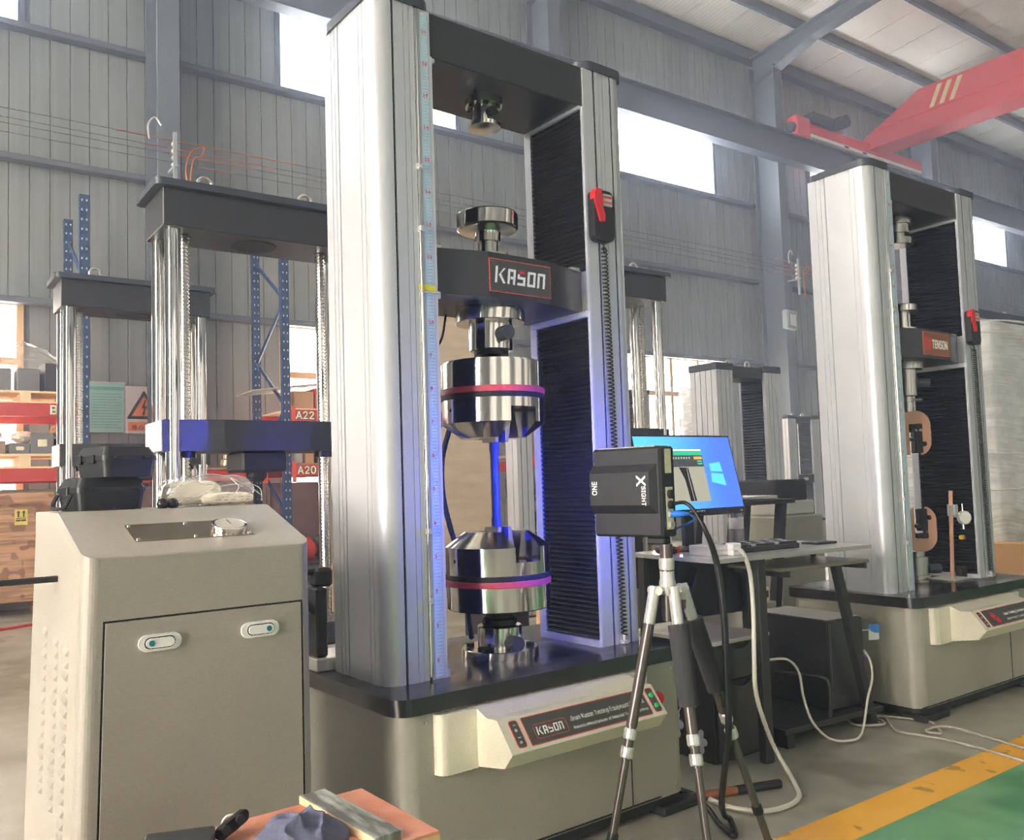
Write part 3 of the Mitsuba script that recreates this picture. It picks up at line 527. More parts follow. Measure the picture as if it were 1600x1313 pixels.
# lower and upper grips
def wedge_grip(up):
    """up: the lower grip, mouth upwards."""
    s = 'lower_grip' if up else 'upper_grip'
    z0 = 0.705 if up else 1.262; h = 0.248
    g = part(s, apply(grip_body(0.172, h, 0.095, up), frame(A[0], A[1], 0, z0)), 'm_steel', parent=m1, smooth=30)
    zr = z0 + (0.075 if up else h - 0.105)
    for r0, zz, hh, mm, nm in ((0.1765, zr, 0.020, 'm_pink', 'pink_band'), (0.1745, zr + (0.020 if up else -0.017), 0.017, 'm_blackmatte', 'black_band')):
        part(nm, lathe([(r0 - 0.001, zz), (r0, zz + 0.002), (r0, zz + hh - 0.002), (r0 - 0.001, zz + hh)], 64, A), mm, parent=g, smooth=30)
    zb = z0 + h if up else z0
    sg_ = -1 if up else 1
    for sx in (-1, 1):
        part('jaw', cat(hull([(A[0] + sx * q, A[1] + y, zb + sg_ * z) for q, z in ((0.014, -0.014), (0.026, -0.014), (0.044, 0.088), (0.014, 0.088)) for y in (-0.045, 0.03)])), 'm_steel_satin', parent=g, smooth=False)
    part('end_plate', lathe([(0.165, z0 - 0.004), (0.165, z0 + 0.006)] if up else [(0.165, z0 + h - 0.006), (0.165, z0 + h + 0.006)], 56, A), 'm_darksteel' if up else 'm_steel', parent=g)
    if up: pr = [(0.127, ZT), (0.127, ZT + 0.026), (0.125, ZT + 0.028), (0.074, ZT + 0.029), (0.074, 0.640), (0.071, 0.643)]; pn = [(0.05, 0.640), (0.058, 0.648), (0.058, 0.662), (0.05, 0.668), (0.045, 0.668), (0.045, 0.705)]; kz = 0.594
    else: pr = [(0.070, 1.556), (0.074, 1.560), (0.074, 1.650), (0.116, 1.651), (0.118, 1.653), (0.118, 1.688), (0.105, 1.69), (0.105, 1.70)]; pn = [(0.045, 1.510), (0.035, 1.525), (0.035, 1.535), (0.058, 1.542), (0.058, 1.560)]; kz = 1.606
    part('stem', lathe(pr, 56, A), 'm_steel', parent=g, smooth=30); part('lock_nut', lathe(pn, 40, A), 'm_blackmatte', parent=g, smooth=30)
    part('pin_knob', cat(cyl((A[0] - 0.008, A[1] - 0.062, kz), (A[0] - 0.014, A[1] - 0.118, kz), 0.024, n=28)), 'm_cap', parent=g)
    if up:
        for t in np.arange(6) * math.pi / 3 + 0.3:
            c = (A[0] + 0.1 * math.cos(t), A[1] + 0.1 * math.sin(t))
            part('bolt', cat(cyl((*c, ZT + 0.028), (*c, ZT + 0.040), 0.0135, n=16)), 'm_blackmatte', parent=g)
wedge_grip(True); wedge_grip(False)
single('specimen_rod', 'round metal test specimen clamped between the two polished wedge grips', 'test rod', lathe([(0.017, 0.915), (0.017, 0.99), (0.0145, 1.0), (0.0145, 1.21), (0.017, 1.22), (0.017, 1.30)], 24, A), 'm_specimen_bluelit', smooth=30)
single('hydraulic_hose', 'dark hose curving down behind the grips from the upper grip to the table', 'hose', tube(spline([(0.54, 0.49, 1.36), (0.525, 0.52, 1.28), (0.50, 0.52, 1.19), (0.50, 0.52, 1.08), (0.525, 0.52, 0.97), (0.56, 0.52, 0.86), (0.585, 0.53, 0.75), (0.61, 0.55, 0.66), (0.66, 0.60, 0.556)], 10), 0.0095, 8), 'm_tealhose', smooth=True, group=None)
single('hydraulic_hose', 'short black hose running left from the lower grip', 'hose', tube(spline([(0.53, 0.50, 0.79), (0.50, 0.52, 0.765), (0.475, 0.53, 0.735), (0.455, 0.54, 0.69), (0.44, 0.56, 0.557)], 10), 0.0085, 8), 'm_cableblack', smooth=True)
single('hydraulic_hose', 'dark hose leaving the left side of the upper grip behind the ruler', 'hose', tube(spline([(0.525, 0.49, 1.40), (0.51, 0.52, 1.36), (0.485, 0.53, 1.24), (0.485, 0.53, 1.1), (0.47, 0.55, 0.9), (0.44, 0.6, 0.7), (0.42, 0.62, 0.556)], 10), 0.008, 8), 'm_tealhose', smooth=True)
single('sensor_cable', 'thin black sensor cable hanging under the left end of the crosshead', 'cable', tube(spline([(0.50, 0.47, 1.70), (0.47, 0.47, 1.60), (0.38, 0.46, 1.555), (0.3, 0.45, 1.53)], 10), 0.004, 6), 'm_cableblack', smooth=True)
thing('motor_unit', 'black electrical unit on the rear corner of the machine table beside the left column', 'equipment')
part('housing', bx(0.02, 0.058, 0.52, 0.66, 0.585, 0.80, 0.006), 'm_blackmatte'); part('foot_plate', bx(0.01, 0.2, 0.5, 0.66, ZT, 0.585, 0.003), 'm_silver'); part('connector', cat(bx(0.03, 0.09, 0.54, 0.6, 0.80, 0.86, 0.01), tube(spline([(0.03, 0.55, 0.72), (-0.02, 0.56, 0.76), (-0.03, 0.6, 0.66), (-0.03, 0.62, 0.57)], 8), 0.012, 8), tube(spline([(0.05, 0.57, 0.85), (-0.01, 0.58, 0.84), (-0.04, 0.6, 0.76)], 8), 0.012, 8)), 'm_blackmatte')

# ---- its twin at the right
M2F = frame(2.604, 0.043, math.radians(0.15))
G[0] = M2F
m2, ch = em_frame('testing_machine', 'right-hand testing machine with pink bollard grips standing behind the computer desk', xh=(1.665, 1.81))
part('emblem_border', EM(extr(sg.box(0, 0, 0.254, 0.118), 0, 0.0015), 0.454, 1.68), 'm_redborder', parent=ch, smooth=False)
part('emblem_plate', EM(extr(sg.box(0.003, 0.003, 0.251, 0.115), 0.0015, 0.0022), 0.454, 1.68), 'm_rust', parent=ch, smooth=False)
part('emblem_logo', EM(extr(shapely.union_all([sg.box(0.02, 0.03, 0.07, 0.09)]).difference(sg.box(0.035, 0.045, 0.055, 0.075)), 0.0022, 0.003), 0.454, 1.68), 'm_red', parent=ch, smooth=False)
part('emblem_lettering', EM(text('TENSON', 0.042, 0.001, True, width=0.15), 0.535, 1.717, 0.1468), 'm_white', parent=ch, smooth=False)
ruler_set(m2); handset(m2, z0=1.76, z1=1.94); console(m2, 'Jinan Testing Instrument Co., Ltd.', 'Material Testing Machine', False)
flange_stack(ch, 'upper_platen', [(0.065, 1.81), (0.065, 1.845), (0.03, 1.846), (0.03, 1.93), (0.075, 1.932), (0.075, 1.962), (0.072, 1.965)])
part('top_fixture', lathe([(0.07, 2.28), (0.072, 2.282), (0.072, 2.315), (0.04, 2.318), (0.04, 2.34), (0.06, 2.342), (0.06, 2.385), (0.075, 2.387), (0.075, 2.415), (0.04, 2.417), (0.04, 2.43)], 48, A), 'm_steel', parent=m2, smooth=30)
def bollard(up):
    zc = 0.815 if up else 1.30
    d = np.array([-0.5, -0.866, 0]); s = np.array([0.866, -0.5, 0])      # faces the front left
    g = part('lower_bollard_grip' if up else 'upper_bollard_grip', xf(extr(rrect(-0.082, 0.082, -0.115, 0.115, 0.075, 8).difference(sg.box(-0.035, -0.12 if not up else -0.05, 0.035, 0.05 if not up else 0.12)), -0.012, 0.012), (A[0], A[1] - 0.03, zc), s, (0, 0, 1), d), 'm_copperpink', parent=m2, smooth=40)
    Q = lambda m: xf(m, (A[0], A[1] - 0.03, zc), s, (0, 0, 1), d)
    k = -1 if not up else 1
    part('clamp', Q(cat(bx(-0.012, 0.03, k * 0.045 - 0.055, k * 0.045 + 0.055, -0.02, 0.024, 0.004), bx(-0.032, 0.034, -k * 0.035 - 0.012, -k * 0.035 + 0.012, -0.02, 0.02, 0.003))), 'm_blackmatte', parent=g)
    parts('clamp_screw', [Q(q_) for q_ in (*[cyl((-0.022, y, 0.0), (-0.022, y, 0.03), 0.011, n=12) for y in (-0.03, 0.015)], cyl((0.035, k * 0.055, 0.01), (0.05, k * 0.055, 0.01), 0.012, n=12))], 'm_darksteel', parent=g)
    if up: pr = [(0.055, ZT), (0.055, ZT + 0.012), (0.035, ZT + 0.013), (0.035, ZT + 0.022), (0.06, ZT + 0.024), (0.06, ZT + 0.036), (0.055, ZT + 0.038), (0.055, 0.672), (0.04, 0.676), (0.04, 0.70)]; kz = 0.61
    else: pr = [(0.026, 1.41), (0.03, 1.412), (0.03, 1.46), (0.026, 1.462), (0.026, 1.49), (0.052, 1.495), (0.052, 1.628), (0.085, 1.63), (0.085, 1.665)]; kz = 1.56
    part('stem', lathe(pr, 40, A), 'm_steel_satin', parent=g, smooth=30)
    part('pin_knob', cyl((A[0] + 0.04, A[1] - 0.04, kz), (A[0] + 0.085, A[1] - 0.075, kz), 0.024, n=24), 'm_cap', parent=g)
    if not up: part('lever', cyl((A[0] + 0.02, A[1], 1.475), (A[0] + 0.14, A[1] + 0.0, 1.482), 0.006, n=10), 'm_silver', parent=g)
bollard(True); bollard(False)
thing('dial_stand', 'slim metal dial gauge stand on the right machine table', 'gauge stand')
part('foot_plate', bx(0.70, 0.86, 0.19, 0.33, ZT, ZT + 0.008, 0.002), 'm_lightgrey'); part('post', cyl((0.79, 0.25, ZT + 0.008), (0.765, 0.22, 1.0), 0.010, n=12), 'm_copperpink')
part('clamp', bx(0.755, 0.795, 0.2, 0.24, 0.87, 0.93, 0.004), 'm_silver')
g = part('dial', lathe([(0.036, 0), (0.036, 0.016), (0.033, 0.02)], 28, (0.835, 0.2, 0.86), (-0.45, -0.89, 0)), 'm_silver'); part('face', lathe([(0.031, 0.0202), (0.031, 0.0212)], 28, (0.835, 0.2, 0.86), (-0.45, -0.89, 0)), 'm_white', parent=g); part('plunger', cat(cyl((0.835, 0.2, 0.895), (0.835, 0.2, 0.93), 0.003, n=8), cyl((0.835, 0.2, 0.825), (0.835, 0.2, 0.80), 0.005, n=8)), 'm_steel', parent=g)
part('arm', cyl((0.775, 0.22, 0.87), (0.835, 0.21, 0.865), 0.006, n=8), 'm_silver')
thing('magnetic_stand', 'magnetic gauge base with yellow knob arm beside the dial stand', 'gauge stand')
part('magnet_block', bx(0.875, 0.955, 0.22, 0.28, ZT, ZT + 0.06, 0.004), 'm_darksteel'); part('switch', cyl((0.875, 0.25, ZT + 0.03), (0.862, 0.25, ZT + 0.03), 0.02, n=20), 'm_blackmatte')
part('rod', cat(cyl((0.91, 0.25, ZT + 0.06), (0.925, 0.25, 0.72), 0.007, n=10), cyl((0.925, 0.25, 0.72), (0.90, 0.24, 0.80), 0.006, n=10), cyl((0.90, 0.24, 0.80), (0.90, 0.24, 0.89), 0.005, n=10)), 'm_chrome')
part('yellow_knob', cyl((0.87, 0.235, 0.755), (0.925, 0.235, 0.752), 0.012, n=16), 'm_yellowgrip'); part('black_knob', cyl((0.925, 0.235, 0.752), (0.955, 0.235, 0.75), 0.014, n=16), 'm_blackmatte')
part('bracket', bx(0.87, 0.92, 0.225, 0.25, 0.885, 0.905, 0.003), 'm_blackmatte')
single('flat_gauge', 'light metal gauge strip lying on the right machine table', 'gauge', bx(0.70, 0.84, 0.38, 0.42, ZT, ZT + 0.012, 0.002), 'm_lightgrey')
G[0] = np.eye(4)

# ---- hydraulic machines with round columns
def lead_screw(x, y, z0, z1, r=0.022, pitch=0.0165):
    n = int((z1 - z0) / pitch); pr = []
    for i in range(n):
        z = z0 + i * pitch
        pr += [(r * 0.78, z), (r * 0.78, z + pitch * 0.3), (r, z + pitch * 0.45), (r, z + pitch * 0.85)]
    return lathe(pr, 12, (x, y, 0))
def hydraulic(name, label, x, y, yaw, zt=2.41, zx=1.285, w=0.73, d=0.30, group='chrome-column presses'):
    t = thing(name, label, 'testing machine', group); G[0] = frame(x, y, yaw)
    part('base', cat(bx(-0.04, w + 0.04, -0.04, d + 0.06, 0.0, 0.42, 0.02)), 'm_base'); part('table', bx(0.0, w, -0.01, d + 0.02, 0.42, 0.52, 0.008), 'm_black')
    pos = [(0.05, 0.05), (0.05, d - 0.03), (w - 0.05, 0.05), (w - 0.05, d - 0.03)]
    for cx, cy in pos: part('column', cyl((cx, cy, 0.52), (cx, cy, zt - 0.19), 0.033, n=28), 'm_chrome')
    for sx in (0.118, w - 0.118): part('lead_screw', lead_screw(sx, d / 2 - 0.02, 0.52, zt - 0.19), 'm_steel', smooth=20)
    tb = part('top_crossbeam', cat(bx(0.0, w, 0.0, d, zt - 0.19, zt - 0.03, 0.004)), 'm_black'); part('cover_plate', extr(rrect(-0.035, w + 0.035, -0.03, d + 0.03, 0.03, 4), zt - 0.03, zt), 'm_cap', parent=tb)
    part('bore_recess', lathe([(0.10, zt - 0.193), (0.10, zt - 0.189)], 32, (w / 2, d / 2, 0)), 'm_blackmatte', parent=tb)
    for ex in (0.2, w - 0.2): part('eyebolt', cat(torus((ex, d / 2 - 0.05, zt + 0.038), 0.031, 0.008, (0, 1, 0)), cyl((ex, d / 2 - 0.05, zt), (ex, d / 2 - 0.05, zt + 0.012), 0.018, n=14)), 'm_steel', parent=tb, smooth=True)
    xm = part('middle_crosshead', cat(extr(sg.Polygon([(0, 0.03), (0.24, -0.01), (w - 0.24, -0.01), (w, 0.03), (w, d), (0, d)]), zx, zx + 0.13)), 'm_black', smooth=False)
    part('lit_end', bx(-0.006, -0.0005, 0.035, d - 0.005, zx + 0.003, zx + 0.127), 'm_console', parent=xm, smooth=False)  # pale sheet on the black crosshead stands in for its brightly lit left end
    for sx in (0.118, w - 0.118): part('screw_nut', lathe([(0.042, zx - 0.025), (0.042, zx)], 20, (sx, d / 2 - 0.02, 0)), 'm_darksteel', parent=xm)
    part('grip_head', cat(bx(w / 2 - 0.1, w / 2 + 0.1, 0.04, d - 0.04, zx - 0.09, zx, 0.01), lathe([(0.03, zx - 0.13), (0.045, zx - 0.11), (0.045, zx - 0.09)], 20, (w / 2, d / 2, 0))), 'm_blackmatte', parent=xm)
    part('lower_grip', cat(bx(w / 2 - 0.12, w / 2 + 0.12, 0.05, d - 0.05, 0.52, 0.78, 0.012)), 'm_blackmatte')
    G[0] = np.eye(4)
hydraulic('column_press', 'nearer of two tall chrome-column presses at left, its crosshead lit blue', -0.18, 1.6, 0.0, w=0.86)
hydraulic('column_press', 'farther chrome-column press at left, partly hidden behind the nearer one', -0.28, 3.5, 0.0, zt=2.42, zx=1.29, w=0.86)
hydraulic('column_press', 'chrome-column press seen behind the right column of the large machine', 2.42, 2.0, 0.0, zt=2.49, zx=1.31, w=0.75)
# ---- small electromechanical machines far behind
def small_frame(name, label, x, y, s, zx, yaw=0.0):
    t = thing(name, label, 'testing machine'); G[0] = frame(x, y, yaw, 0, s)
    part('base_cabinet', extr(rrect(0, 1.1, 0, 0.7, 0.05, 5), 0.0, 0.5), 'm_base'); part('table_plate', bx(-0.01, 1.11, -0.01, 0.71, 0.5, 0.55, 0.006), 'm_black')
    for left in (True, False):
        pl = sg.box(0.06, 0.16, 0.30, 0.50)
        for a in (0.12, 0.19, 0.245): pl = pl.difference(sg.box(a, 0.15, a + 0.008, 0.172))
        for a in (0.22, 0.29, 0.36, 0.43): pl = pl.difference(sg.box(0.05, a, 0.072, a + 0.008))
        if not left: pl = sa.scale(pl, -1, 1, origin=(0.55, 0))
        c = part('column', extr(pl, 0.55, 2.45), 'm_alu', smooth=False)
        g = (lambda m: m) if left else (lambda m: mirror_x(m, 0.55))
        part('bellows', g(mirror_x(bellows(0.79, 0.80, 0.2, 0.47, 0.56, 2.4, 0.03), 0.55)), 'm_bellows', parent=c, smooth=False)
        part('cap', g(bx(0.05, 0.31, 0.15, 0.51, 2.45, 2.52, 0.008)), 'm_cap', parent=c)
    tb = part('top_beam', bx(0.31, 0.79, 0.18, 0.48, 2.38, 2.5, 0.006), 'm_black')
    for ex in (0.40, 0.70): part('eyebolt', cat(torus((ex, 0.3, 2.54), 0.032, 0.01, (0, 1, 0)), cyl((ex, 0.3, 2.5), (ex, 0.3, 2.515), 0.02, n=12)), 'm_steel', parent=tb, smooth=True)
    cr = part('crosshead', bx(0.30, 0.80, 0.17, 0.48, zx, zx + 0.16, 0.006), 'm_black'); part('edge_plate', bx(0.30, 0.80, 0.165, 0.475, zx + 0.16, zx + 0.17), 'm_silver', parent=cr)
    part('nameplate', bx(0.48, 0.62, 0.166, 0.17, zx + 0.05, zx + 0.11), 'm_lightgrey', parent=cr)
    part('load_cell', lathe([(0.03, zx - 0.24), (0.05, zx - 0.22), (0.05, zx - 0.1), (0.07, zx - 0.08), (0.07, zx)], 24, (0.55, 0.32, 0)), 'm_steel', parent=cr); part('lower_fixture', lathe([(0.08, 0.55), (0.08, 0.58), (0.045, 0.6), (0.045, 0.72), (0.06, 0.73), (0.06, 0.75)], 24, (0.55, 0.32, 0)), 'm_steel')
    G[0] = np.eye(4)
small_frame('small_machine', 'smaller two-column machine with eyebolts standing behind the monitor', 4.02, 2.25, 0.79, 1.02)
small_frame('small_machine', 'far small machine seen in the gap left of the right machine', 9.95, 6.0, 0.80, 1.22)
small_frame('small_machine', 'machine whose dark top shows against the low window behind the right press', 6.35, 6.2, 0.92, 1.0)

# ================================================================== CONTROL CABINET AND WHAT STANDS ON IT
KS = 0.87                                # size of the cabinet and its load
def near(x, y, yaw=0.0, z=0.0): return frame(CAM[0] * (1 - KS) + x * KS, CAM[1] * (1 - KS) + y * KS, yaw, 1.109 * (1 - KS) + z * KS, KS)
o_ = frame(0, 0, math.radians(1.9)) @ np.array([-0.690, 0.30, 0, 1])
G[0] = near(o_[0], o_[1], math.radians(1.9))
ZF = -1.109 * (1 - KS) / KS              # the floor in the cabinet's own measure
CW, CD = 0.595, 0.665
def taper(m):
    v, f = m; v = v.copy(); v[:, 0] = CW - (CW - v[:, 0]) * (1 + 0.055 * np.maximum(0, 1 - v[:, 2])); return (v, f)
def refine(m, e=0.12):
    t = trimesh.Trimesh(*m, process=False)
    v, f = trimesh.remesh.subdivide_to_size(t.vertices, t.faces, e, max_iter=8); return (v, f)
thing('control_cabinet', 'grey-beige hydraulic control cabinet with sloping top and louvred side at front left', 'cabinet')
prof = sg.Polygon([(0, ZF + 0.05), (0, 0.957), (0.02, 0.966), (0.32, 1.068), (CD, 1.068), (CD, ZF + 0.05)]).buffer(-0.008).buffer(0.008, quad_segs=4)
body = man(extr(prof, -0.001, CW + 0.001, 'x')) ^ man(extr(rrect(0, CW, 0, 1.0, 0.035, 8).intersection(sg.box(0, 0, CW, CD)), -0.3, 1.2))
body = body - man(bx(0.049, 0.567, -0.01, 0.006, -0.051, 0.801))
part('cabinet_body', taper(refine(unman(body))), 'm_cab', smooth=40)
dr_ = part('door', taper(refine(bx(0.0545, 0.5615, 0.0005, 0.0055, -0.045, 0.7955, 0.001))), 'm_cab', smooth=False)
part('door_gap', taper(cat(bx(0.049, 0.567, 0.0055, 0.0064, -0.051, 0.801))), 'm_groove', parent=dr_, smooth=False)
for hx, kx in ((0.177, 0.155), (0.440, 0.462)):
    S = lambda m: xf(m, (hx, 0.0005, 0.735), (1, 0, 0), (0, 0, 1), (0, -1, 0))
    h = part('handle', S(extr(rrect(-0.053, 0.053, -0.021, 0.021, 0.0205, 8), 0, 0.007)), 'm_white', parent=dr_, smooth=40)
    part('handle_pull', S(extr(rrect(-0.036 if hx < 0.3 else -0.034, 0.034 if hx < 0.3 else 0.036, -0.012, 0.012, 0.0115, 8), 0.0068, 0.013)), 'm_white', parent=dr_, smooth=40)
    part('handle_gap', S(extr(rrect(-0.039 if hx < 0.3 else -0.037, 0.037 if hx < 0.3 else 0.039, -0.0145, 0.0145, 0.014, 8), 0.0068, 0.0076)), 'm_darksteel', parent=dr_, smooth=False)
    part('lock', S(lathe([(0.0075, 0.0128), (0.0075, 0.0145)], 20, (kx - hx, 0, 0))), 'm_teal', parent=dr_)
for ci, cy in enumerate((0.44, 0.285, 0.15)):
    for r in range(15 + ci // 2):
        z = 0.735 - 0.0305 * r - 0.008 * ci
        part('louver', taper(hull([(0.0, cy - 0.024, z + 0.006), (0.0, cy + 0.024, z + 0.014), (0.0, cy - 0.024, z - 0.013), (0.0, cy + 0.024, z - 0.005), (-0.009, cy - 0.019, z - 0.008), (-0.009, cy + 0.019, z + 0.0)])), 'm_cab', smooth=False)
part('side_bar', cat(bx(-0.155, 0.002, 0.300, 0.318, 0.882, 0.898, 0.003), bx(-0.160, -0.145, 0.295, 0.323, 0.878, 0.902, 0.003)), 'm_blackmatte')
parts('castor', [cyl((x_, y_, ZF + 0.028), (x_ + 0.03, y_, ZF + 0.028), 0.028, n=20) for x_, y_ in ((0.02, 0.08), (0.02, 0.58), (0.54, 0.08), (0.54, 0.58))], 'm_rubber')
sl = np.array([0, 0.30, 0.102]); sl /= np.linalg.norm(sl); sn = np.cross([1, 0, 0], sl)
SL = lambda m, x, s, z=0.0: xf(m, np.array([x, 0.02, 0.966]) + sl * s + sn * z, (1, 0, 0), sl, sn)
ip = part('instrument_plate', SL(extr(rrect(0, 0.318, 0, 0.125, 0.003, 2), 0, 0.0022), 0.140, 0.066), 'm_plate_metal', smooth=False, label='satin metal instrument plate')
part('plate_screw', cat(*[SL(lathe([(0.005, 0.002), (0.005, 0.005), (0.002, 0.006)], 12), 0.140 + a, 0.066 + b) for a in (0.01, 0.159, 0.308) for b in (0.012, 0.113)]), 'm_steel', parent=ip)
gg = part('pressure_gauge', SL(lathe([(0.044, 0.002), (0.044, 0.010), (0.048, 0.012), (0.048, 0.018), (0.041, 0.019)], 40), 0.405, 0.118), 'm_chrome', parent=None); part('dial_face', SL(lathe([(0.041, 0.0192), (0.041, 0.0196)], 36), 0.405, 0.118), 'm_dial', parent=gg); part('needle', SL(bx(-0.001, 0.001, -0.006, 0.03, 0.0197, 0.0203), 0.405, 0.118), 'm_ink', parent=gg)
G[0] = np.eye(4)

def plastic_case(x, y, z, yaw, w, d, h, label, latch):
    thing('equipment_case', label, 'case', 'black plastic cases stacked on the cabinet'); G[0] = near(x, y, yaw, z)
    def shell(z0, z1, i0, i1): return hull([(a, b, zz) for zz, i in ((z0, i0), (z1, i1)) for a, b in [(q[0], q[1]) for q in rrect(i, w - i, i, d - i, 0.018, 4).exterior.coords]])
    part('lower_shell', shell(0, h * 0.55, 0.010, 0.004), 'm_case'); ld = part('lid', shell(h * 0.70, h, 0.003, 0.016), 'm_case'); part('rim', shell(h * 0.55, h * 0.63, 0.0, 0.0), 'm_case'); part('rim', shell(h * 0.63, h * 0.70, 0.001, 0.001), 'm_case', parent=ld)
    part('hinge', cat(*[cyl((a, -0.003, h * 0.63), (a + 0.02, -0.003, h * 0.63), 0.004, n=10) for a in (0.03, w - 0.05)]), 'm_blackmatte')
    for b in ((d * 0.5 - 0.02,) if latch else (d * 0.3, d * 0.7)):
        part('latch', bx(-0.006, 0.003, b, b + 0.03, h * 0.45, h * 0.74, 0.002), 'm_case')
    if latch: part('carry_handle', tube(spline([(-0.004, d * 0.22, h * 0.5), (-0.02, d * 0.24, h * 0.15), (-0.022, d * 0.5, h * 0.08), (-0.02, d * 0.78, h * 0.15), (-0.004, d * 0.8, h * 0.5)], 6), 0.006, 6), 'm_blackmatte')
    G[0] = np.eye(4)
plastic_case(-0.650, 0.665, 1.0685, math.radians(13), 0.205, 0.165, 0.096, 'black plastic case lying directly on the cabinet top, the lower of the two', True)
plastic_case(-0.582, 0.655, 1.165, math.radians(19), 0.175, 0.175, 0.090, 'black plastic case stacked on top of the other case', False)
thing('document_bag', 'clear plastic bag with printed papers lying on the cabinet top', 'plastic bag')
G[0] = near(-0.405, 0.705, math.radians(4), 1.0685)
def blob(x0, x1, y0, y1, z0, z1, n=26, seed=0, amp=0.012):
    s = trimesh.creation.icosphere(subdivisions=4); v = np.array(s.vertices)
    v = np.sign(v) * np.abs(v) ** 0.62
    v = v + (meshkit.fbm(v * 2.2 + 10, 3, seed) - 0.5)[:, None] * np.array(s.vertices) * (amp * 20)
    lo, hi = v.min(0), v.max(0); v = (v - lo) / (hi - lo)
    return (np.array([x0, y0, z0]) + v * np.array([x1 - x0, y1 - y0, z1 - z0]), np.array(s.faces))
pp = part('paper_bundle', blob(0.02, 0.20, 0.02, 0.13, 0.004, 0.082, seed=1, amp=0.004), 'm_paper', smooth=True)
pq = part('paper_bundle', blob(0.12, 0.285, -0.03, 0.07, 0.002, 0.042, seed=2, amp=0.003), 'm_paper', smooth=True)
def print_lines(x0, x1, y, z0, z1, dy, k, seed):
    r = random.Random(seed); ms = []
    for j in range(k):
        z = z0 + (z1 - z0) * j / max(1, k - 1); x = x0 + r.random() * 0.02
        while x < x1 - 0.02:
            L = 0.006 + 0.014 * r.random(); ms.append(bx(x, x + L, y + dy * j - 0.0006, y + dy * j, z, z + 0.0016)); x += L + 0.006 + 0.02 * r.random()
    return cat(*ms)
part('print_line', print_lines(0.035, 0.185, 0.0196, 0.02, 0.066, 0.001, 7, 3), 'm_papertext', parent=pp, smooth=False); part('print_line', print_lines(0.135, 0.275, -0.0304, 0.008, 0.034, 0.0006, 4, 5), 'm_papertext', parent=pq, smooth=False)
part('film', blob(0.0, 0.30, -0.036, 0.15, 0.0, 0.098, seed=4, amp=0.012), 'm_bagfilm', smooth=True)
part('film_crease', cat(*[tube(spline(q, 8), 0.0014, 5) for q in ([(0.01, 0.0, 0.03), (0.05, -0.025, 0.075), (0.12, -0.02, 0.098), (0.2, 0.0, 0.09), (0.29, 0.02, 0.05)], [(0.02, -0.03, 0.012), (0.09, -0.04, 0.03), (0.16, -0.036, 0.06), (0.24, -0.03, 0.064), (0.31, 0.0, 0.03)], [(0.2, -0.02, 0.085), (0.22, -0.035, 0.06), (0.21, -0.04, 0.04)], [(0.27, 0.01, 0.07), (0.32, 0.03, 0.05), (0.30, -0.03, 0.01)])]), 'm_white', smooth=True)
G[0] = np.eye(4)
for i, (x, y) in enumerate(((-0.428, 0.63), (-0.398, 0.634))):
    G[0] = near(0, 0)
    single('rubber_bulb', ['left of two small black rubber bulbs in front of the plastic bag', 'right of two small black rubber bulbs in front of the plastic bag'][i], 'rubber bulb', lathe([(0.006, 0.0), (0.013, 0.004), (0.0165, 0.013), (0.0165, 0.018), (0.013, 0.027), (0.005, 0.032)], 24, (x, y, 1.0655)), 'm_rubber', group='black rubber bulbs', smooth=True)
    G[0] = np.eye(4)

# ================================================================== FOREGROUND CRATE
cz = 0.50
G[0] = frame(-0.300, -0.405, math.radians(2))
thing('low_crate', 'low crate with a red-brown plywood top and black side in the front corner', 'crate')
part('top_board', bx(-0.62, 0.0, -0.29, 0.0, cz - 0.006, cz), 'm_redply', smooth=False); part('board_core', bx(-0.62, 0.0008, -0.2908, -0.0008, cz - 0.020, cz - 0.006), 'm_plyedge', smooth=False)
part('side_panel', cat(bx(-0.615, -0.005, -0.285, -0.008, 0.05, cz - 0.02)), 'm_blackmatte', smooth=False); parts('runner', [bx(a, a + 0.08, -0.28, -0.01, 0, 0.05) for a in (-0.6, -0.35, -0.1)], 'm_wood', smooth=False)
thing('metal_bar', 'flat grey mottled metal bar lying on the red crate top', 'metal bar')
part('bar', apply(bx(0, 0.055, -0.285, 0.0, cz, cz + 0.016, 0.001), frame(-0.132, 0.005, math.radians(2), 0)), 'm_blockstone', smooth=False); part('cut_edge', apply(bx(-0.0012, 0.0, -0.283, -0.002, cz + 0.001, cz + 0.015), frame(-0.132, 0.005, math.radians(2), 0)), 'm_wood', smooth=False)
thing('work_rag', 'crumpled blue-grey denim rag on the red crate top', 'rag')
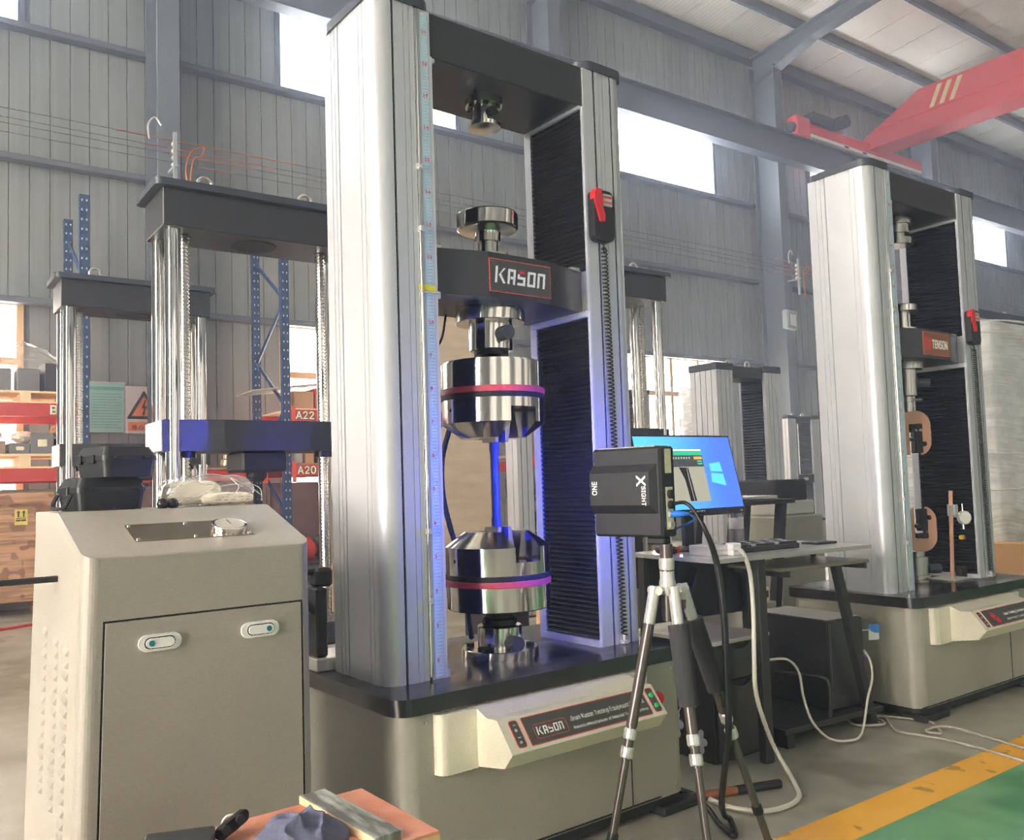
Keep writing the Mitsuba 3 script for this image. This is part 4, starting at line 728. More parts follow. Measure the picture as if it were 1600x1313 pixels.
def rag(cx, cy, rx, ry, h, seed, nr=46, na=110):
    t = np.arange(na) * 2 * math.pi / na; r = (np.arange(nr) + 1) / nr
    X = (r[:, None] * np.cos(t)).ravel(); Y = (r[:, None] * np.sin(t)).ravel(); R = np.repeat(r, na)
    X = np.concatenate([[0], X]); Y = np.concatenate([[0], Y]); R = np.concatenate([[0], R])
    edge = 1 + 0.35 * (meshkit.fbm(np.stack([np.cos(np.arctan2(Y, X)) * 1.5 + 7, np.sin(np.arctan2(Y, X)) * 1.5, 0 * X], 1), 2, seed) - 0.5)
    q = np.stack([X * 1.3 + 5, Y * 1.3, 0 * X], 1); wx = meshkit.fbm(q + 11, 2, seed) * 1.6; wy = meshkit.fbm(q + 23, 2, seed + 1) * 1.6
    def ridge(fx, fy, k): return (1 - np.abs(2 * meshkit.noise(np.stack([X * fx + wx + k, Y * fy + wy, 0 * X], 1), seed + k) - 1)) ** 3
    z = h * (1 - R ** 3) * (0.45 + 0.35 * meshkit.fbm(q * 1.2, 2, seed + 3) + 0.34 * ridge(1.6, 0.8, 4) + 0.22 * ridge(1.2, 2.6, 9)) + 0.004
    z = np.where(R > 0.97, 0.0, z)
    v = np.stack([cx + X * rx * edge, cy + Y * ry * edge, z], 1); f = []
    for j in range(na): f.append((0, 1 + j, 1 + (j + 1) % na))
    for i in range(nr - 1):
        for j in range(na):
            a_, b_, c_, d_ = 1 + i * na + j, 1 + i * na + (j + 1) % na, 1 + (i + 1) * na + (j + 1) % na, 1 + (i + 1) * na + j
            f += [(a_, d_, c_), (a_, c_, b_)]
    return (v, np.array(f))
part('cloth', apply(rag(-0.215, -0.175, 0.088, 0.080, 0.046, 5), frame(0, 0, 0, cz)), 'm_denim', smooth=True)
thing('machine_slide', 'dark steel slide block with a light grey end and a bolted link on the crate', 'tool')
part('block', apply(bx(0, 0.115, -0.25, 0, cz, cz + 0.028, 0.004), frame(-0.425, -0.02, math.radians(-22), 0)), 'm_black'); part('grey_end', apply(bx(-0.05, -0.001, -0.22, -0.03, cz, cz + 0.022, 0.003), frame(-0.425, -0.02, math.radians(-22), 0)), 'm_lightgrey')
lk = part('link', xf(extr(rrect(0, 0.075, -0.012, 0.012, 0.012, 5), 0, 0.012), (-0.322, -0.070, cz + 0.010), (0.85, 0.35, 0.25), (-0.2, 0.05, 0.9)), 'm_darksteel'); part('bolt', cat(*[cyl((-0.322 + a, -0.073 + 0.35 * a, cz + 0.014 + 0.25 * a), (-0.322 + a, -0.092 + 0.35 * a, cz + 0.018 + 0.25 * a), 0.008, n=14) for a in (0.015, 0.045)]), 'm_blackmatte', parent=lk)
part('ring', torus((-0.285, -0.045, cz + 0.016), 0.014, 0.0035, (0.3, 1, 0)), 'm_silver', smooth=True)
G[0] = np.eye(4)

# ================================================================== OPTICAL EXTENSOMETER ON ITS TRIPOD
lens = np.array([-0.20, 0.98, 0]); lens /= np.linalg.norm(lens); rt = np.array([lens[1], -lens[0], 0])
E0 = np.array([0.718, -0.282, 0.940])
EX = np.eye(4); EX[:3, 0], EX[:3, 1], EX[:3, 3] = rt, lens, E0       # local: x to the right side, y towards the specimen, z up
G[0] = EX
H_, L_, B_ = 0.264, 0.245, 0.078
thing('extensometer', 'dark grey optical extensometer box with white lettering on the tripod, shining blue light', 'camera')
part('housing', bx(0, B_, 0, L_, 0, H_, 0.007), 'm_ext')
part('raised_band', hull([(-0.017, L_ - 0.001, z) for z in (0.094, 0.190)] + [(-0.017, 0.030, z) for z in (0.094, 0.190)] + [(0.002, L_ - 0.001, z) for z in (0.066, 0.216)] + [(0.002, 0.010, z) for z in (0.066, 0.216)]), 'm_ext', smooth=False)
part('cover_plate', bx(0.004, B_ - 0.004, 0.02, L_ - 0.02, H_ - 0.001, H_ + 0.003, 0.001), 'm_silver', smooth=False)
nL = np.array([-1.0, 0, 0])
TX = lambda m, y, z, up: xf(m, (-0.0172, y, z), (0, 0, 1 if up else -1), (0, 1 if up else -1, 0), nL)
part('lettering', cat(TX(text('ONE', 0.018, 0.0006, True, width=0.042), L_ - 0.028, 0.124, True), TX(text('X', 0.030, 0.0006, True, width=0.033), 0.072, 0.182, False), TX(text('SIGHT', 0.014, 0.0006, True, width=0.058), 0.056, 0.150, False)), 'm_white', smooth=False)
RY = lambda m, x, z: xf(m, (x, -0.0005, z), (0, 0, -1), (1, 0, 0), (0, -1, 0))
st = part('sticker', bx(0.024, 0.056, -0.0012, 0.0, 0.185, 0.256), 'm_sticker', smooth=False); part('sticker_print', cat(RY(text('X', 0.014, 0.0004, True), 0.034, 0.204), RY(text('SIGHT', 0.006, 0.0004), 0.036, 0.243)), 'm_ink', parent=st, smooth=False)
cp = part('connector_panel', bx(0.022, 0.058, -0.002, 0.0, 0.022, 0.145, 0.0005), 'm_sticker', smooth=False)
for z, r_ in ((0.124, 0.013), (0.093, 0.012)): part('socket', cat(lathe([(r_, 0.0), (r_, 0.010), (r_ - 0.004, 0.012)], 20, (0.040, -0.001, z), (0, -1, 0))), 'm_darksteel', parent=cp)
part('port', cat(bx(0.029, 0.051, -0.008, -0.001, 0.058, 0.074, 0.001), bx(0.028, 0.052, -0.010, -0.001, 0.028, 0.044, 0.001)), 'm_silver', parent=cp)
part('lens_window', cat(bx(0.012, B_ - 0.012, L_ - 0.001, L_ + 0.001, 0.03, H_ - 0.03)), 'm_ext_dark', smooth=False)
part('lens', lathe([(0.02, 0), (0.02, 0.015), (0.014, 0.016)], 24, (B_ / 2, L_, 0.132), (0, 1, 0)), 'm_ext_dark')
for z0, z1 in ((0.040, 0.100), (0.164, 0.224)):
    part('blue_lamp', quad((B_ - 0.016, L_ + 0.0015, z0), (0.016, L_ + 0.0015, z0), (0.016, L_ + 0.0015, z1), (B_ - 0.016, L_ + 0.0015, z1)), 'm_white', smooth=False, emitter=area(LED))
scene['extensometer_beam'] = {'type': 'spot', 'intensity': {'type': 'rgb', 'value': LED_BEAM}, 'cutoff_angle': 9.0, 'beam_width': 7.0, 'to_world': T().look_at(origin=(E0 + rt * B_ / 2 + lens * (L_ + 0.02) + np.array([0, 0, 0.132])).tolist(), target=(E0 + np.array([-0.64, 1.3, 0.37])).tolist(), up=[0, 0, 1])}
part('mount_foot', bx(0.02, 0.058, 0.01, 0.07, -0.022, 0.0, 0.004), 'm_ext_dark')
G[0] = np.eye(4)
def e2w(x, y, z): return E0 + rt * x + lens * y + np.array([0, 0, z])
p0 = e2w(0.04, -0.001, 0.066)
thing('network_cable', 'blue-plugged network cable from the back of the extensometer', 'cable')
part('plug', tube([p0 + rt * 0.0 + lens * 0.004, p0 - lens * 0.02 + rt * 0.008, p0 - lens * 0.035 + rt * 0.02, p0 - lens * 0.04 + rt * 0.034], [0.010, 0.010, 0.007, 0.005], 10), 'm_bluecable', smooth=40)
part('cord', tube(spline([p0 - lens * 0.04 + rt * 0.034, p0 - lens * 0.03 + rt * 0.08 + np.array([0, 0, -0.02]), p0 + lens * 0.05 + rt * 0.11 + np.array([0, 0, -0.05])], 10), 0.003, 6), 'm_bluecable', smooth=True)
q0 = e2w(0.04, -0.012, 0.094)
pts = [q0 + lens * 0.01, q0 - lens * 0.03 + rt * 0.03, [0.81, -0.355, 0.965], [0.856, -0.355, 0.862], [0.874, -0.357, 0.714], [0.885, -0.347, 0.53], [0.895, -0.335, 0.364], [0.94, -0.26, 0.16], [1.06, -0.16, 0.05], [1.12, -0.13, 0.012], [1.03, -0.225, 0.012], [1.06, -0.14, 0.012], [1.12, -0.05, 0.012], [1.15, 0.003, 0.012]]
single('power_cable', 'thick black cable bundle hanging from the extensometer to the floor', 'cable', tube(spline(pts, 10), np.interp(np.linspace(0, 1, 131), [0, 0.12, 0.25, 1], [0.005, 0.006, 0.010, 0.009]), 8), 'm_cableblack', smooth=True)

thing('tripod', 'carbon-tube camera tripod with silver collars and black foam grips in front of the machine', 'tripod')
hub = np.array([0.748, -0.262, 0.0])
V = lambda z: hub + [0, 0, z]
part('centre_column', cyl(V(0.70), V(0.92), 0.0185, n=24), 'm_carbon'); part('collar', lathe([(0.021, 0.846), (0.0225, 0.852), (0.0225, 0.874), (0.021, 0.88)], 28, hub), 'm_silver'); part('spider', lathe([(0.018, 0.775), (0.024, 0.785), (0.024, 0.812), (0.021, 0.82), (0.021, 0.842)], 28, hub), 'm_silver')
feet = [(0.495, -0.225, 0.012, 0), (0.640, -0.490, 0.012, 1), (1.03, -0.360, 0.012, 1)]
for fx, fy, fz, foam in feet:
    d = np.array([fx - hub[0], fy - hub[1], 0]); d /= np.linalg.norm(d)
    top = V(0.79) + d * 0.046; ft = np.array([fx, fy, fz]); ax = ft - top; L = np.linalg.norm(ax); ax /= L
    lg = part('leg', cyl(top + ax * 0.03, top + ax * (0.38 if not foam else 0.42), 0.0155, n=22), 'm_carbon')
    part('hinge', cat(cyl(top + [0, 0, 0.010], top + ax * 0.095, 0.0165, n=22), cyl(top + np.cross(d, [0, 0, 1]) * -0.019, top + np.cross(d, [0, 0, 1]) * 0.019, 0.013, n=18), cyl(V(0.79) + d * 0.02, top, 0.012, n=12)), 'm_silver', parent=lg)
    if foam: part('foam_grip', cyl(top + ax * 0.095, top + ax * 0.315, 0.029, 0.027, n=26), 'm_foam', parent=lg)
    part('lower_tube', cyl(top + ax * 0.36, top + ax * 0.47, 0.0132, n=20), 'm_carbon', parent=lg); part('lower_tube', cyl(top + ax * 0.45, ft, 0.0112, n=20), 'm_carbon', parent=lg)
    for s_ in (0.385, 0.435): part('twist_lock', lathe([(0.017, 0), (0.0185, 0.004), (0.0185, 0.026), (0.017, 0.03)], 14, top + ax * s_, ax), 'm_silver', parent=lg, smooth=False)
    part('twist_lock', lathe([(0.015, 0), (0.0155, 0.02), (0.014, 0.024)], 16, top + ax * (L - 0.14), ax), 'm_darksteel', parent=lg); part('rubber_foot', cyl(ft - ax * 0.03, ft + [0, 0, -0.012], 0.014, n=16), 'm_rubber', parent=lg)

# ================================================================== COMPUTER DESK
DZ = 0.80
G[0] = frame(1.43, 0.150, math.radians(-4.0))            # front left corner; x along the front, y to the back
DW, DD = 0.93, 0.52
thing('computer_desk', 'black computer desk with glossy top, keyboard tray and A-frame legs between the machines', 'desk')
part('desktop', extr(rrect(0, DW, 0, DD, 0.02, 4), DZ - 0.016, DZ), 'm_deskglare')
part('keyboard_tray', bx(0.36, 0.90, 0.0, 0.30, 0.725, 0.739, 0.003), 'm_traytop'); parts('tray_rail', (cat(bx(0.385, 0.40, 0.0, 0.3, 0.702, 0.725), bx(0.385, 0.40, 0.26, 0.28, 0.725, DZ - 0.016)), cat(bx(0.862, 0.877, 0.0, 0.3, 0.702, 0.725), bx(0.862, 0.877, 0.26, 0.28, 0.725, DZ - 0.016))), 'm_deskedge')
part('leg', hull([(a, b, z) for a, b, z in ((0.70, 0.02, DZ - 0.07), (0.735, 0.02, DZ - 0.07), (0.70, 0.05, DZ - 0.07), (0.735, 0.05, DZ - 0.07), (0.985, 0.09, 0), (1.02, 0.09, 0), (0.985, 0.13, 0), (1.02, 0.13, 0))]), 'm_deskedge')
part('leg', bx(0.24, 0.285, 0.02, 0.06, 0.0, DZ - 0.016, 0.003), 'm_deskedge'); part('leg', bx(0.60, 0.64, 0.42, 0.46, 0.0, DZ - 0.016, 0.003), 'm_deskedge'); part('leg', bx(0.02, 0.05, 0.44, 0.48, 0.0, DZ - 0.016, 0.003), 'm_deskedge')
part('back_panel', bx(0.03, 0.62, 0.46, 0.472, 0.50, DZ - 0.02), 'm_blackmatte'); part('brace', cyl((0.05, 0.44, 0.2), (0.33, 0.44, 0.72), 0.011, n=10), 'm_deskedge')
part('tower_shelf', bx(0.42, 1.05, 0.08, 0.50, 0.060, 0.085, 0.004), 'm_deskedge'); parts('shelf_foot', (bx(0.45, 0.49, 0.10, 0.48, 0.0, 0.06), bx(0.96, 1.0, 0.14, 0.48, 0.0, 0.06)), 'm_deskedge')
part('shelf_rail', tube(spline([(0.72, 0.10, 0.085), (0.72, 0.10, 0.22), (0.70, 0.14, 0.25), (0.62, 0.3, 0.25)], 8), 0.009, 8), 'm_deskedge', smooth=True)
thing('computer_tower', 'black computer tower lying beside the right machine on the low desk shelf', 'computer')
part('chassis', bx(0.795, 1.015, 0.155, 0.56, 0.0852, 0.47, 0.004), 'm_blackmatte'); fp = part('front_panel', bx(0.793, 1.017, 0.140, 0.1552, 0.088, 0.468, 0.006), 'm_black'); part('panel_line', bx(0.80, 1.01, 0.1392, 0.1402, 0.225, 0.228), 'm_darksteel', parent=fp); part('badge', bx(0.99, 1.005, 0.1388, 0.140, 0.16, 0.182), 'm_bluecable', parent=fp, smooth=False); part('top_panel', bx(0.797, 1.013, 0.158, 0.556, 0.47, 0.473), 'm_unittop', smooth=False)  # pale top of the black tower stands in for reflected light
part('usb_plug', cat(bx(0.985, 1.01, 0.115, 0.14, 0.29, 0.30)), 'm_purple', parent=fp)
thing('id_card', 'small blue and white card clipped upright at the front of the computer tower', 'card')
CD_ = lambda m: xf(m, (1.020, 0.118, 0.365), (0.95, -0.3, 0), (0.0, -0.05, 1))
part('card', CD_(bx(0, 0.055, 0, 0.070, 0, 0.0012)), 'm_card', smooth=False); part('white_print', CD_(extr(sg.Polygon([(0.001, 0.001), (0.054, 0.001), (0.054, 0.030), (0.03, 0.033), (0.001, 0.046)]), 0.0012, 0.0016)), 'm_white', smooth=False); part('clip', CD_(bx(-0.03, 0.01, 0.045, 0.049, -0.003, 0.003)), 'm_silver', smooth=False)
thing('drawer_unit', 'black drawer cabinet with white floral print under the left end of the desk', 'drawer cabinet')
G[0] = frame(1.520, 0.262, math.radians(1.0))
part('carcass', bx(0, 0.318, 0.012, 0.42, 0.0, 0.455, 0.002), 'm_blackmatte'); part('top_panel', bx(-0.012, 0.33, -0.015, 0.43, 0.455, 0.472, 0.003), 'm_unittop')
for z0, z1 in ((0.315, 0.45), (0.015, 0.305)):
    q = rrect(0.006, 0.312, z0, z1, 0.002, 2).difference(sa.scale(sg.Point(0.16, z1).buffer(0.055), 1, 0.45, origin=(0.16, z1)))
    d = part('drawer' if z0 > 0.1 else 'door', extr(q, -0.002, 0.012, 'y'), 'm_desk', smooth=False); part('grip_recess', extr(sa.scale(sg.Point(0.16, z1).buffer(0.054), 1, 0.45, origin=(0.16, z1)).intersection(sg.box(0, 0, 1, z1)), 0.008, 0.0121, 'y'), 'm_lightgrey' if z0 > 9 else 'm_groove', parent=d, smooth=False)
part('lock_cover', bx(0.278, 0.292, -0.006, -0.002, 0.22, 0.29, 0.001), 'm_silver')
def flower(cx, cz, r):
    ps = [sa.rotate(sa.scale(sg.Point(cx + r * 0.62, cz).buffer(r * 0.42), 1, 0.75), a, origin=(cx, cz)) for a in range(0, 360, 60)]
    return shapely.union_all(ps).difference(sg.Point(cx, cz).buffer(r * 0.16))
fl = shapely.union_all([flower(0.09, 0.115, 0.06), flower(0.24, 0.07, 0.05), flower(0.07, 0.02, 0.045), sa.rotate(sa.scale(sg.Point(0.2, 0.27).buffer(0.03), 0.6, 1.2), 20), sa.rotate(sa.scale(sg.Point(0.14, 0.22).buffer(0.022), 1.3, 0.5), -30), sa.rotate(sa.scale(sg.Point(0.22, 0.205).buffer(0.022), 1.4, 0.5), 25), sa.rotate(sa.scale(sg.Point(0.17, 0.185).buffer(0.02), 0.5, 1.3), 10), sg.LineString([(0.09, 0.12), (0.15, 0.2), (0.2, 0.26)]).buffer(0.003), sg.LineString([(0.24, 0.07), (0.2, 0.16), (0.16, 0.2)]).buffer(0.003)]).intersection(sg.box(0.02, 0.0, 0.4, 0.4))
v, f = extr(fl, 0, 0.0012); v = np.stack([-v[:, 2], 0.30 - v[:, 0] * 0.85, v[:, 1] + 0.005], 1)
part('floral_print', (v, f), 'm_floral', smooth=False)
G[0] = frame(1.43, 0.150, math.radians(-4.0))
# monitor, leaning back
th = math.radians(13)
MF = frame(1.43 - 0.0, 0.50, math.radians(0.5), 0.975)
def mon(m):
    c, s = math.cos(th), math.sin(th)
    R = np.eye(4); R[1, 1], R[1, 2], R[2, 1], R[2, 2] = c, s, -s, c
    return apply(m, R)
G[0] = MF
thing('monitor', 'tilted computer monitor showing a blue desktop with a grey measuring window', 'monitor')
MW, MH = 0.605, 0.322
part('bezel', mon(bx(-0.008, MW + 0.008, 0.0, 0.03, -0.026, MH + 0.008, 0.003)), 'm_blackmatte')
def flat(x0, x1, z0, z1, y): return quad((x0, y, z0), (x1, y, z0), (x1, y, z1), (x0, y, z1))
SCR = PR(_screen)
uvq = np.array([[0, 0], [1, 0], [1, 1], [0, 1.0]])
sc = part('screen', mon(flat(0, MW, 0.0, MH, -0.0006)), 'm_blackmatte', smooth=False, uv=uvq, emitter={'type': 'area', 'radiance': SCR})
def lit(x0, x1, z0, z1, y, rgb, nm): part(nm, mon(flat(x0 * MW, x1 * MW, z0 * MH, z1 * MH, y)), 'm_blackmatte', parent=sc, smooth=False, emitter=area(rgb))
lit(0.02, 0.66, 0.10, 0.80, -0.0012, [0.33, 0.32, 0.24], 'app_window')
lit(0.02, 0.66, 0.58, 0.74, -0.0016, [0.045, 0.05, 0.05], 'app_toolbar'); lit(0.02, 0.66, 0.74, 0.80, -0.0018, [0.02, 0.45, 0.22], 'app_titlebar'); lit(0.02, 0.66, 0.80, 0.825, -0.0018, [0.9, 0.95, 0.95], 'app_titlebar')
lit(0.57, 0.655, 0.68, 0.72, -0.0019, [0.8, 0.35, 0.05], 'app_button'); lit(0.60, 0.65, 0.61, 0.63, -0.0019, [0.05, 0.6, 0.25], 'app_button'); lit(0.60, 0.65, 0.645, 0.665, -0.0019, [0.05, 0.6, 0.25], 'app_button')
for j in range(9): lit(0.30 + 0.027 * j, 0.312 + 0.027 * j, 0.69, 0.715, -0.0019, [0.5, 0.55, 0.5], 'app_button')
part('specimen_image', mon((lambda m: (m[0], m[1]))(cat(quad((0.24, -0.0017, 0.57 * MH), (0.285, -0.0017, 0.57 * MH), (0.285, -0.0017, 0.42 * MH), (0.26, -0.0017, 0.42 * MH)), quad((0.262, -0.0017, 0.42 * MH), (0.285, -0.0017, 0.42 * MH), (0.292, -0.0017, 0.11 * MH), (0.270, -0.0017, 0.11 * MH)), quad((0.288, -0.0017, 0.57 * MH), (0.296, -0.0017, 0.57 * MH), (0.308, -0.0017, 0.11 * MH), (0.296, -0.0017, 0.11 * MH))))), 'm_blackmatte', parent=sc, smooth=False)
part('window_logo', mon(cat(quad((0.71 * MW, -0.0014, 0.36 * MH), (0.86 * MW, -0.0014, 0.30 * MH), (0.85 * MW, -0.0014, 0.47 * MH), (0.72 * MW, -0.0014, 0.49 * MH)), quad((0.72 * MW, -0.0014, 0.51 * MH), (0.85 * MW, -0.0014, 0.50 * MH), (0.84 * MW, -0.0014, 0.64 * MH), (0.72 * MW, -0.0014, 0.62 * MH)))), 'm_blackmatte', parent=sc, smooth=False, emitter=area([0.10, 0.62, 1.0]))
part('bezel_icon', mon(cat(*[bx(0.25 + 0.011 * j, 0.256 + 0.011 * j, -0.001, 0.0005, -0.012, -0.007) for j in range(9)], bx(MW - 0.03, MW - 0.015, -0.001, 0.0005, -0.019, -0.015))), 'm_white', smooth=False)
part('stand_neck', cat(bx(MW / 2 - 0.03, MW / 2 + 0.03, 0.05, 0.075, -0.16, 0.12, 0.004)), 'm_blackmatte'); part('stand_foot', bx(MW / 2 - 0.11, MW / 2 + 0.11, -0.03, 0.13, -0.175, -0.163, 0.003), 'm_blackmatte')
G[0] = frame(1.43, 0.150, math.radians(-4.0))
kb = thing('keyboard', 'black computer keyboard with worn pale keys on the desk', 'keyboard')
part('case', bx(0.20, 0.62, 0.13, 0.27, DZ, DZ + 0.022, 0.004), 'm_key')
for r in range(5):
    for c in range(15): part('key', bx(0.207 + 0.0272 * c, 0.231 + 0.0272 * c, 0.140 + 0.0245 * r, 0.161 + 0.0245 * r, DZ + 0.022, DZ + 0.030 + 0.001 * r), 'm_key' if (r * 7 + c) % 5 else 'm_lightgrey', smooth=False, parent=kb)
thing('power_strip', 'white power adapter block with grey cable plug at the desk front', 'power adapter')
part('block', bx(0.07, 0.17, 0.10, 0.22, DZ, DZ + 0.042, 0.004), 'm_silver'); part('plug', bx(0.165, 0.21, 0.07, 0.115, DZ, DZ + 0.048, 0.003), 'm_white'); part('stripe', bx(0.075, 0.165, 0.0993, 0.1, DZ + 0.018, DZ + 0.024), 'm_lightgrey')
G[0] = np.eye(4)
pts = [(1.61, 0.235, 0.822), (1.60, 0.17, 0.82), (1.57, 0.11, 0.74), (1.535, 0.075, 0.60), (1.51, 0.06, 0.46), (1.49, 0.045, 0.33), (1.52, 0.04, 0.22), (1.60, 0.06, 0.10), (1.60, 0.0, 0.02), (1.545, -0.065, 0.012), (1.45, -0.15, 0.012), (1.35, -0.177, 0.012), (1.25, -0.152, 0.012), (1.20, -0.063, 0.012), (1.205, 0.03, 0.012)]
single('white_cable', 'thick white cable running from the power adapter down to the floor in a loop', 'cable', tube(spline(pts, 10), 0.0085, 8), 'm_cablewhite', smooth=True)
pts = [(1.82, 0.25, 0.362), (1.918, 0.225, 0.353), (1.962, 0.205, 0.298), (1.965, 0.19, 0.199), (1.96, 0.15, 0.11), (2.02, 0.12, 0.04), (2.12, 0.10, 0.015), (2.2, 0.09, 0.03), (2.275, 0.10, 0.16), (2.33, 0.11, 0.231), (2.34, 0.12, 0.30), (2.36, 0.16, 0.34)]
single('grey_cable', 'thin pale cable looping from the drawer unit past the computer tower', 'cable', tube(spline(pts, 10), 0.0055, 7), 'm_cablewhite', smooth=True)
for nm_, pts in (('grey cable on the floor crossing the yellow line at lower right', [(2.30, 0.40, 0.008), (2.50, 0.266, 0.008), (2.56, 0.205, 0.008), (2.417, 0.066, 0.008), (2.425, -0.042, 0.008), (2.442, -0.141, 0.008), (2.428, -0.30, 0.008), (2.393, -0.457, 0.008), (2.34, -0.65, 0.008)]), ('second grey cable on the floor, looping farther back before the yellow line', [(2.35, 0.36, 0.008), (2.558, 0.241, 0.008), (2.64, 0.05, 0.008), (2.57, -0.032, 0.008), (2.508, -0.079, 0.008), (2.487, -0.022, 0.012), (2.599, -0.058, 0.016), (2.596, -0.219, 0.008), (2.552, -0.387, 0.008), (2.50, -0.6, 0.008)]), ('tangled pale cable on the floor beside the desk foot', [(2.25, 0.42, 0.008), (2.42, 0.30, 0.008), (2.50, 0.20, 0.012), (2.44, 0.14, 0.014), (2.36, 0.22, 0.010), (2.40, 0.30, 0.012), (2.33, 0.38, 0.008)])):
    single('floor_cable', nm_, 'cable', tube(spline(pts, 10), 0.006, 6), 'm_cablegrey', group='pale cables on the floor', smooth=True)
thing('steel_bar', 'rusty steel bar with a knurled end lying on the floor behind the tripod', 'bar')
part('bar', cyl((1.16, 0.075, 0.016), (1.33, 0.02, 0.016), 0.0145, n=16), 'm_rust')
part('knurled_end', cyl((1.33, 0.02, 0.016), (1.50, -0.035, 0.016), 0.0155, n=12), 'm_darksteel', smooth=False)
thing('computer_mouse', 'small dark mouse and cable heap on the desk edge behind the extensometer', 'mouse')
G[0] = frame(1.43, 0.150, math.radians(-4.0))
part('shell', blob(0.02, 0.08, 0.28, 0.38, DZ, DZ + 0.035, seed=3, amp=0.003), 'm_rubber', smooth=True); part('wheel', cyl((0.045, 0.30, DZ + 0.034), (0.053, 0.30, DZ + 0.034), 0.006, n=12), 'm_lightgrey')
single('bottle_cap', 'red bottle cap lying behind the white power adapter', 'cap', lathe([(0.024, DZ), (0.024, DZ + 0.02), (0.02, DZ + 0.026)], 24, (0.12, 0.36, 0)), 'm_red')
thing('water_bottle', 'clear plastic bottle standing on the desk behind the keyboard', 'bottle')
part('body', lathe([(0.03, DZ), (0.033, DZ + 0.01), (0.033, DZ + 0.06), (0.029, DZ + 0.065), (0.033, DZ + 0.07), (0.033, DZ + 0.13), (0.013, DZ + 0.165), (0.013, DZ + 0.18)], 28, (0.56, 0.43, 0)), 'm_bagfilm', smooth=True); part('label_band', lathe([(0.0335, DZ + 0.075), (0.0335, DZ + 0.125)], 28, (0.56, 0.43, 0)), 'm_lightgrey', smooth=True)
single('phone', 'thin dark phone lying on the right end of the desktop', 'phone', bx(0.77, 0.90, 0.16, 0.25, DZ, DZ + 0.009, 0.002), 'm_blackmatte')
G[0] = np.eye(4)

# ================================================================== PALLET RACKS AT THE BACK WALL
def rack_frame(name, label, x, y0=7.4, y1=8.35, h=4.17):
    t = thing(name, label, 'rack upright', None)
    for y in (y0, y1):
        u = part('upright', cat(bx(x - 0.045, x + 0.045, y - 0.003, y + 0.003, 0, h), bx(x - 0.045, x - 0.041, y, y + 0.06, 0, h), bx(x + 0.041, x + 0.045, y, y + 0.06, 0, h)), 'm_rackblue', smooth=False)
        part('slot', cat(*[bx(x + s * 0.022 - 0.007, x + s * 0.022 + 0.007, y - 0.0045, y - 0.003, z, z + 0.022) for s in (-1, 1) for z in np.arange(0.1, h - 0.05, 0.1)]), 'm_lightgrey', parent=u, smooth=False, kind='stuff')
    zz = np.arange(0.2, h - 0.3, 0.62)
    for i, z in enumerate(zz):
        a, b = (y0 + 0.03, y1) if i % 2 else (y1, y0 + 0.03)
        if z + 0.62 < h: part('brace', cyl((x, a, z), (x, b, z + 0.62), 0.02, n=8), 'm_rackblue')
def rack_level(x0, x1, z, tag, tx, label, y0=7.4, y1=8.35, zh=0.13):
    t = thing('rack_beam_level', label, 'rack shelf')
    part('front_beam', bx(x0, x1, y0 - 0.03, y0 + 0.02, z - zh, z, 0.004), 'm_rackred'); part('rear_beam', bx(x0, x1, y1 - 0.02, y1 + 0.03, z - zh, z), 'm_rackred')
    parts('end_connector', (bx(x0 - 0.0, x0 + 0.045, y0 - 0.036, y0 - 0.03, z - 0.2, z + 0.04), bx(x1 - 0.045, x1, y0 - 0.036, y0 - 0.03, z - 0.2, z + 0.04)), 'm_orange', smooth=False)
    if tag:
        q = part('number_tag', cat(*[xf(text(tag, 0.085, 0.001, True), (tx, y0 - 0.032, z - 0.105), (1, 0, 0), (0, 0, 1), (0, -1, 0))]), 'm_tag', smooth=False); 
        part('number_shadow', xf(text(tag, 0.085, 0.001, True), (tx + 0.008, y0 - 0.0312, z - 0.109), (1, 0, 0), (0, 0, 1), (0, -1, 0)), 'm_taggreen', smooth=False)
    part('deck_board', bx(x0 + 0.02, x1 - 0.02, y0 - 0.02, y1 + 0.02, z, z + 0.018), 'm_wood' if tag != 'A20' else 'm_brownbox', smooth=False)
rack_frame('pallet_rack_upright', 'blue perforated rack upright frame behind the left chrome presses', 0.50)
rack_frame('pallet_rack_upright', 'blue rack upright frame with zigzag bracing behind the near chrome press', 2.60)
rack_level(-2.9, 0.455, 2.03, 'B1', -0.12 + 0.30, 'upper red rack beam level labelled B1 at far left')
rack_level(-2.9, 0.455, 1.40, None, 0, 'lower red rack beam level at far left with tags hidden')
rack_level(2.645, 6.0, 2.03, 'A22', 2.69, 'red rack beam level labelled A22')
rack_level(2.645, 6.0, 1.40, 'A20', 2.70, 'red rack beam level labelled A20')
# boxes and parts on the racks
def boxy(name, label, cat_, x0, x1, y0, y1, z0, z1, m, yaw=0.0, group=None, extra=None):
    t = thing(name, label, cat_, group)
    c = ((x0 + x1) / 2, (y0 + y1) / 2)
    part('body', rotz(bx(x0, x1, y0, y1, z0, z1, 0.004), yaw, c), m)
    part('top_flap', rotz(cat(bx(x0 + 0.004, (x0 + x1) / 2 - 0.002, y0 + 0.003, y1 - 0.003, z1, z1 + 0.004), bx((x0 + x1) / 2 + 0.002, x1 - 0.004, y0 + 0.003, y1 - 0.003, z1, z1 + 0.004)), yaw, c), m, smooth=False)
    if extra: part('label', rotz(bx(x0 + 0.3 * (x1 - x0), x0 + 0.7 * (x1 - x0), y0 - 0.002, y0, z0 + 0.35 * (z1 - z0), z0 + 0.7 * (z1 - z0)), yaw, c), extra, smooth=False)
U, Lw = 2.048, 1.418
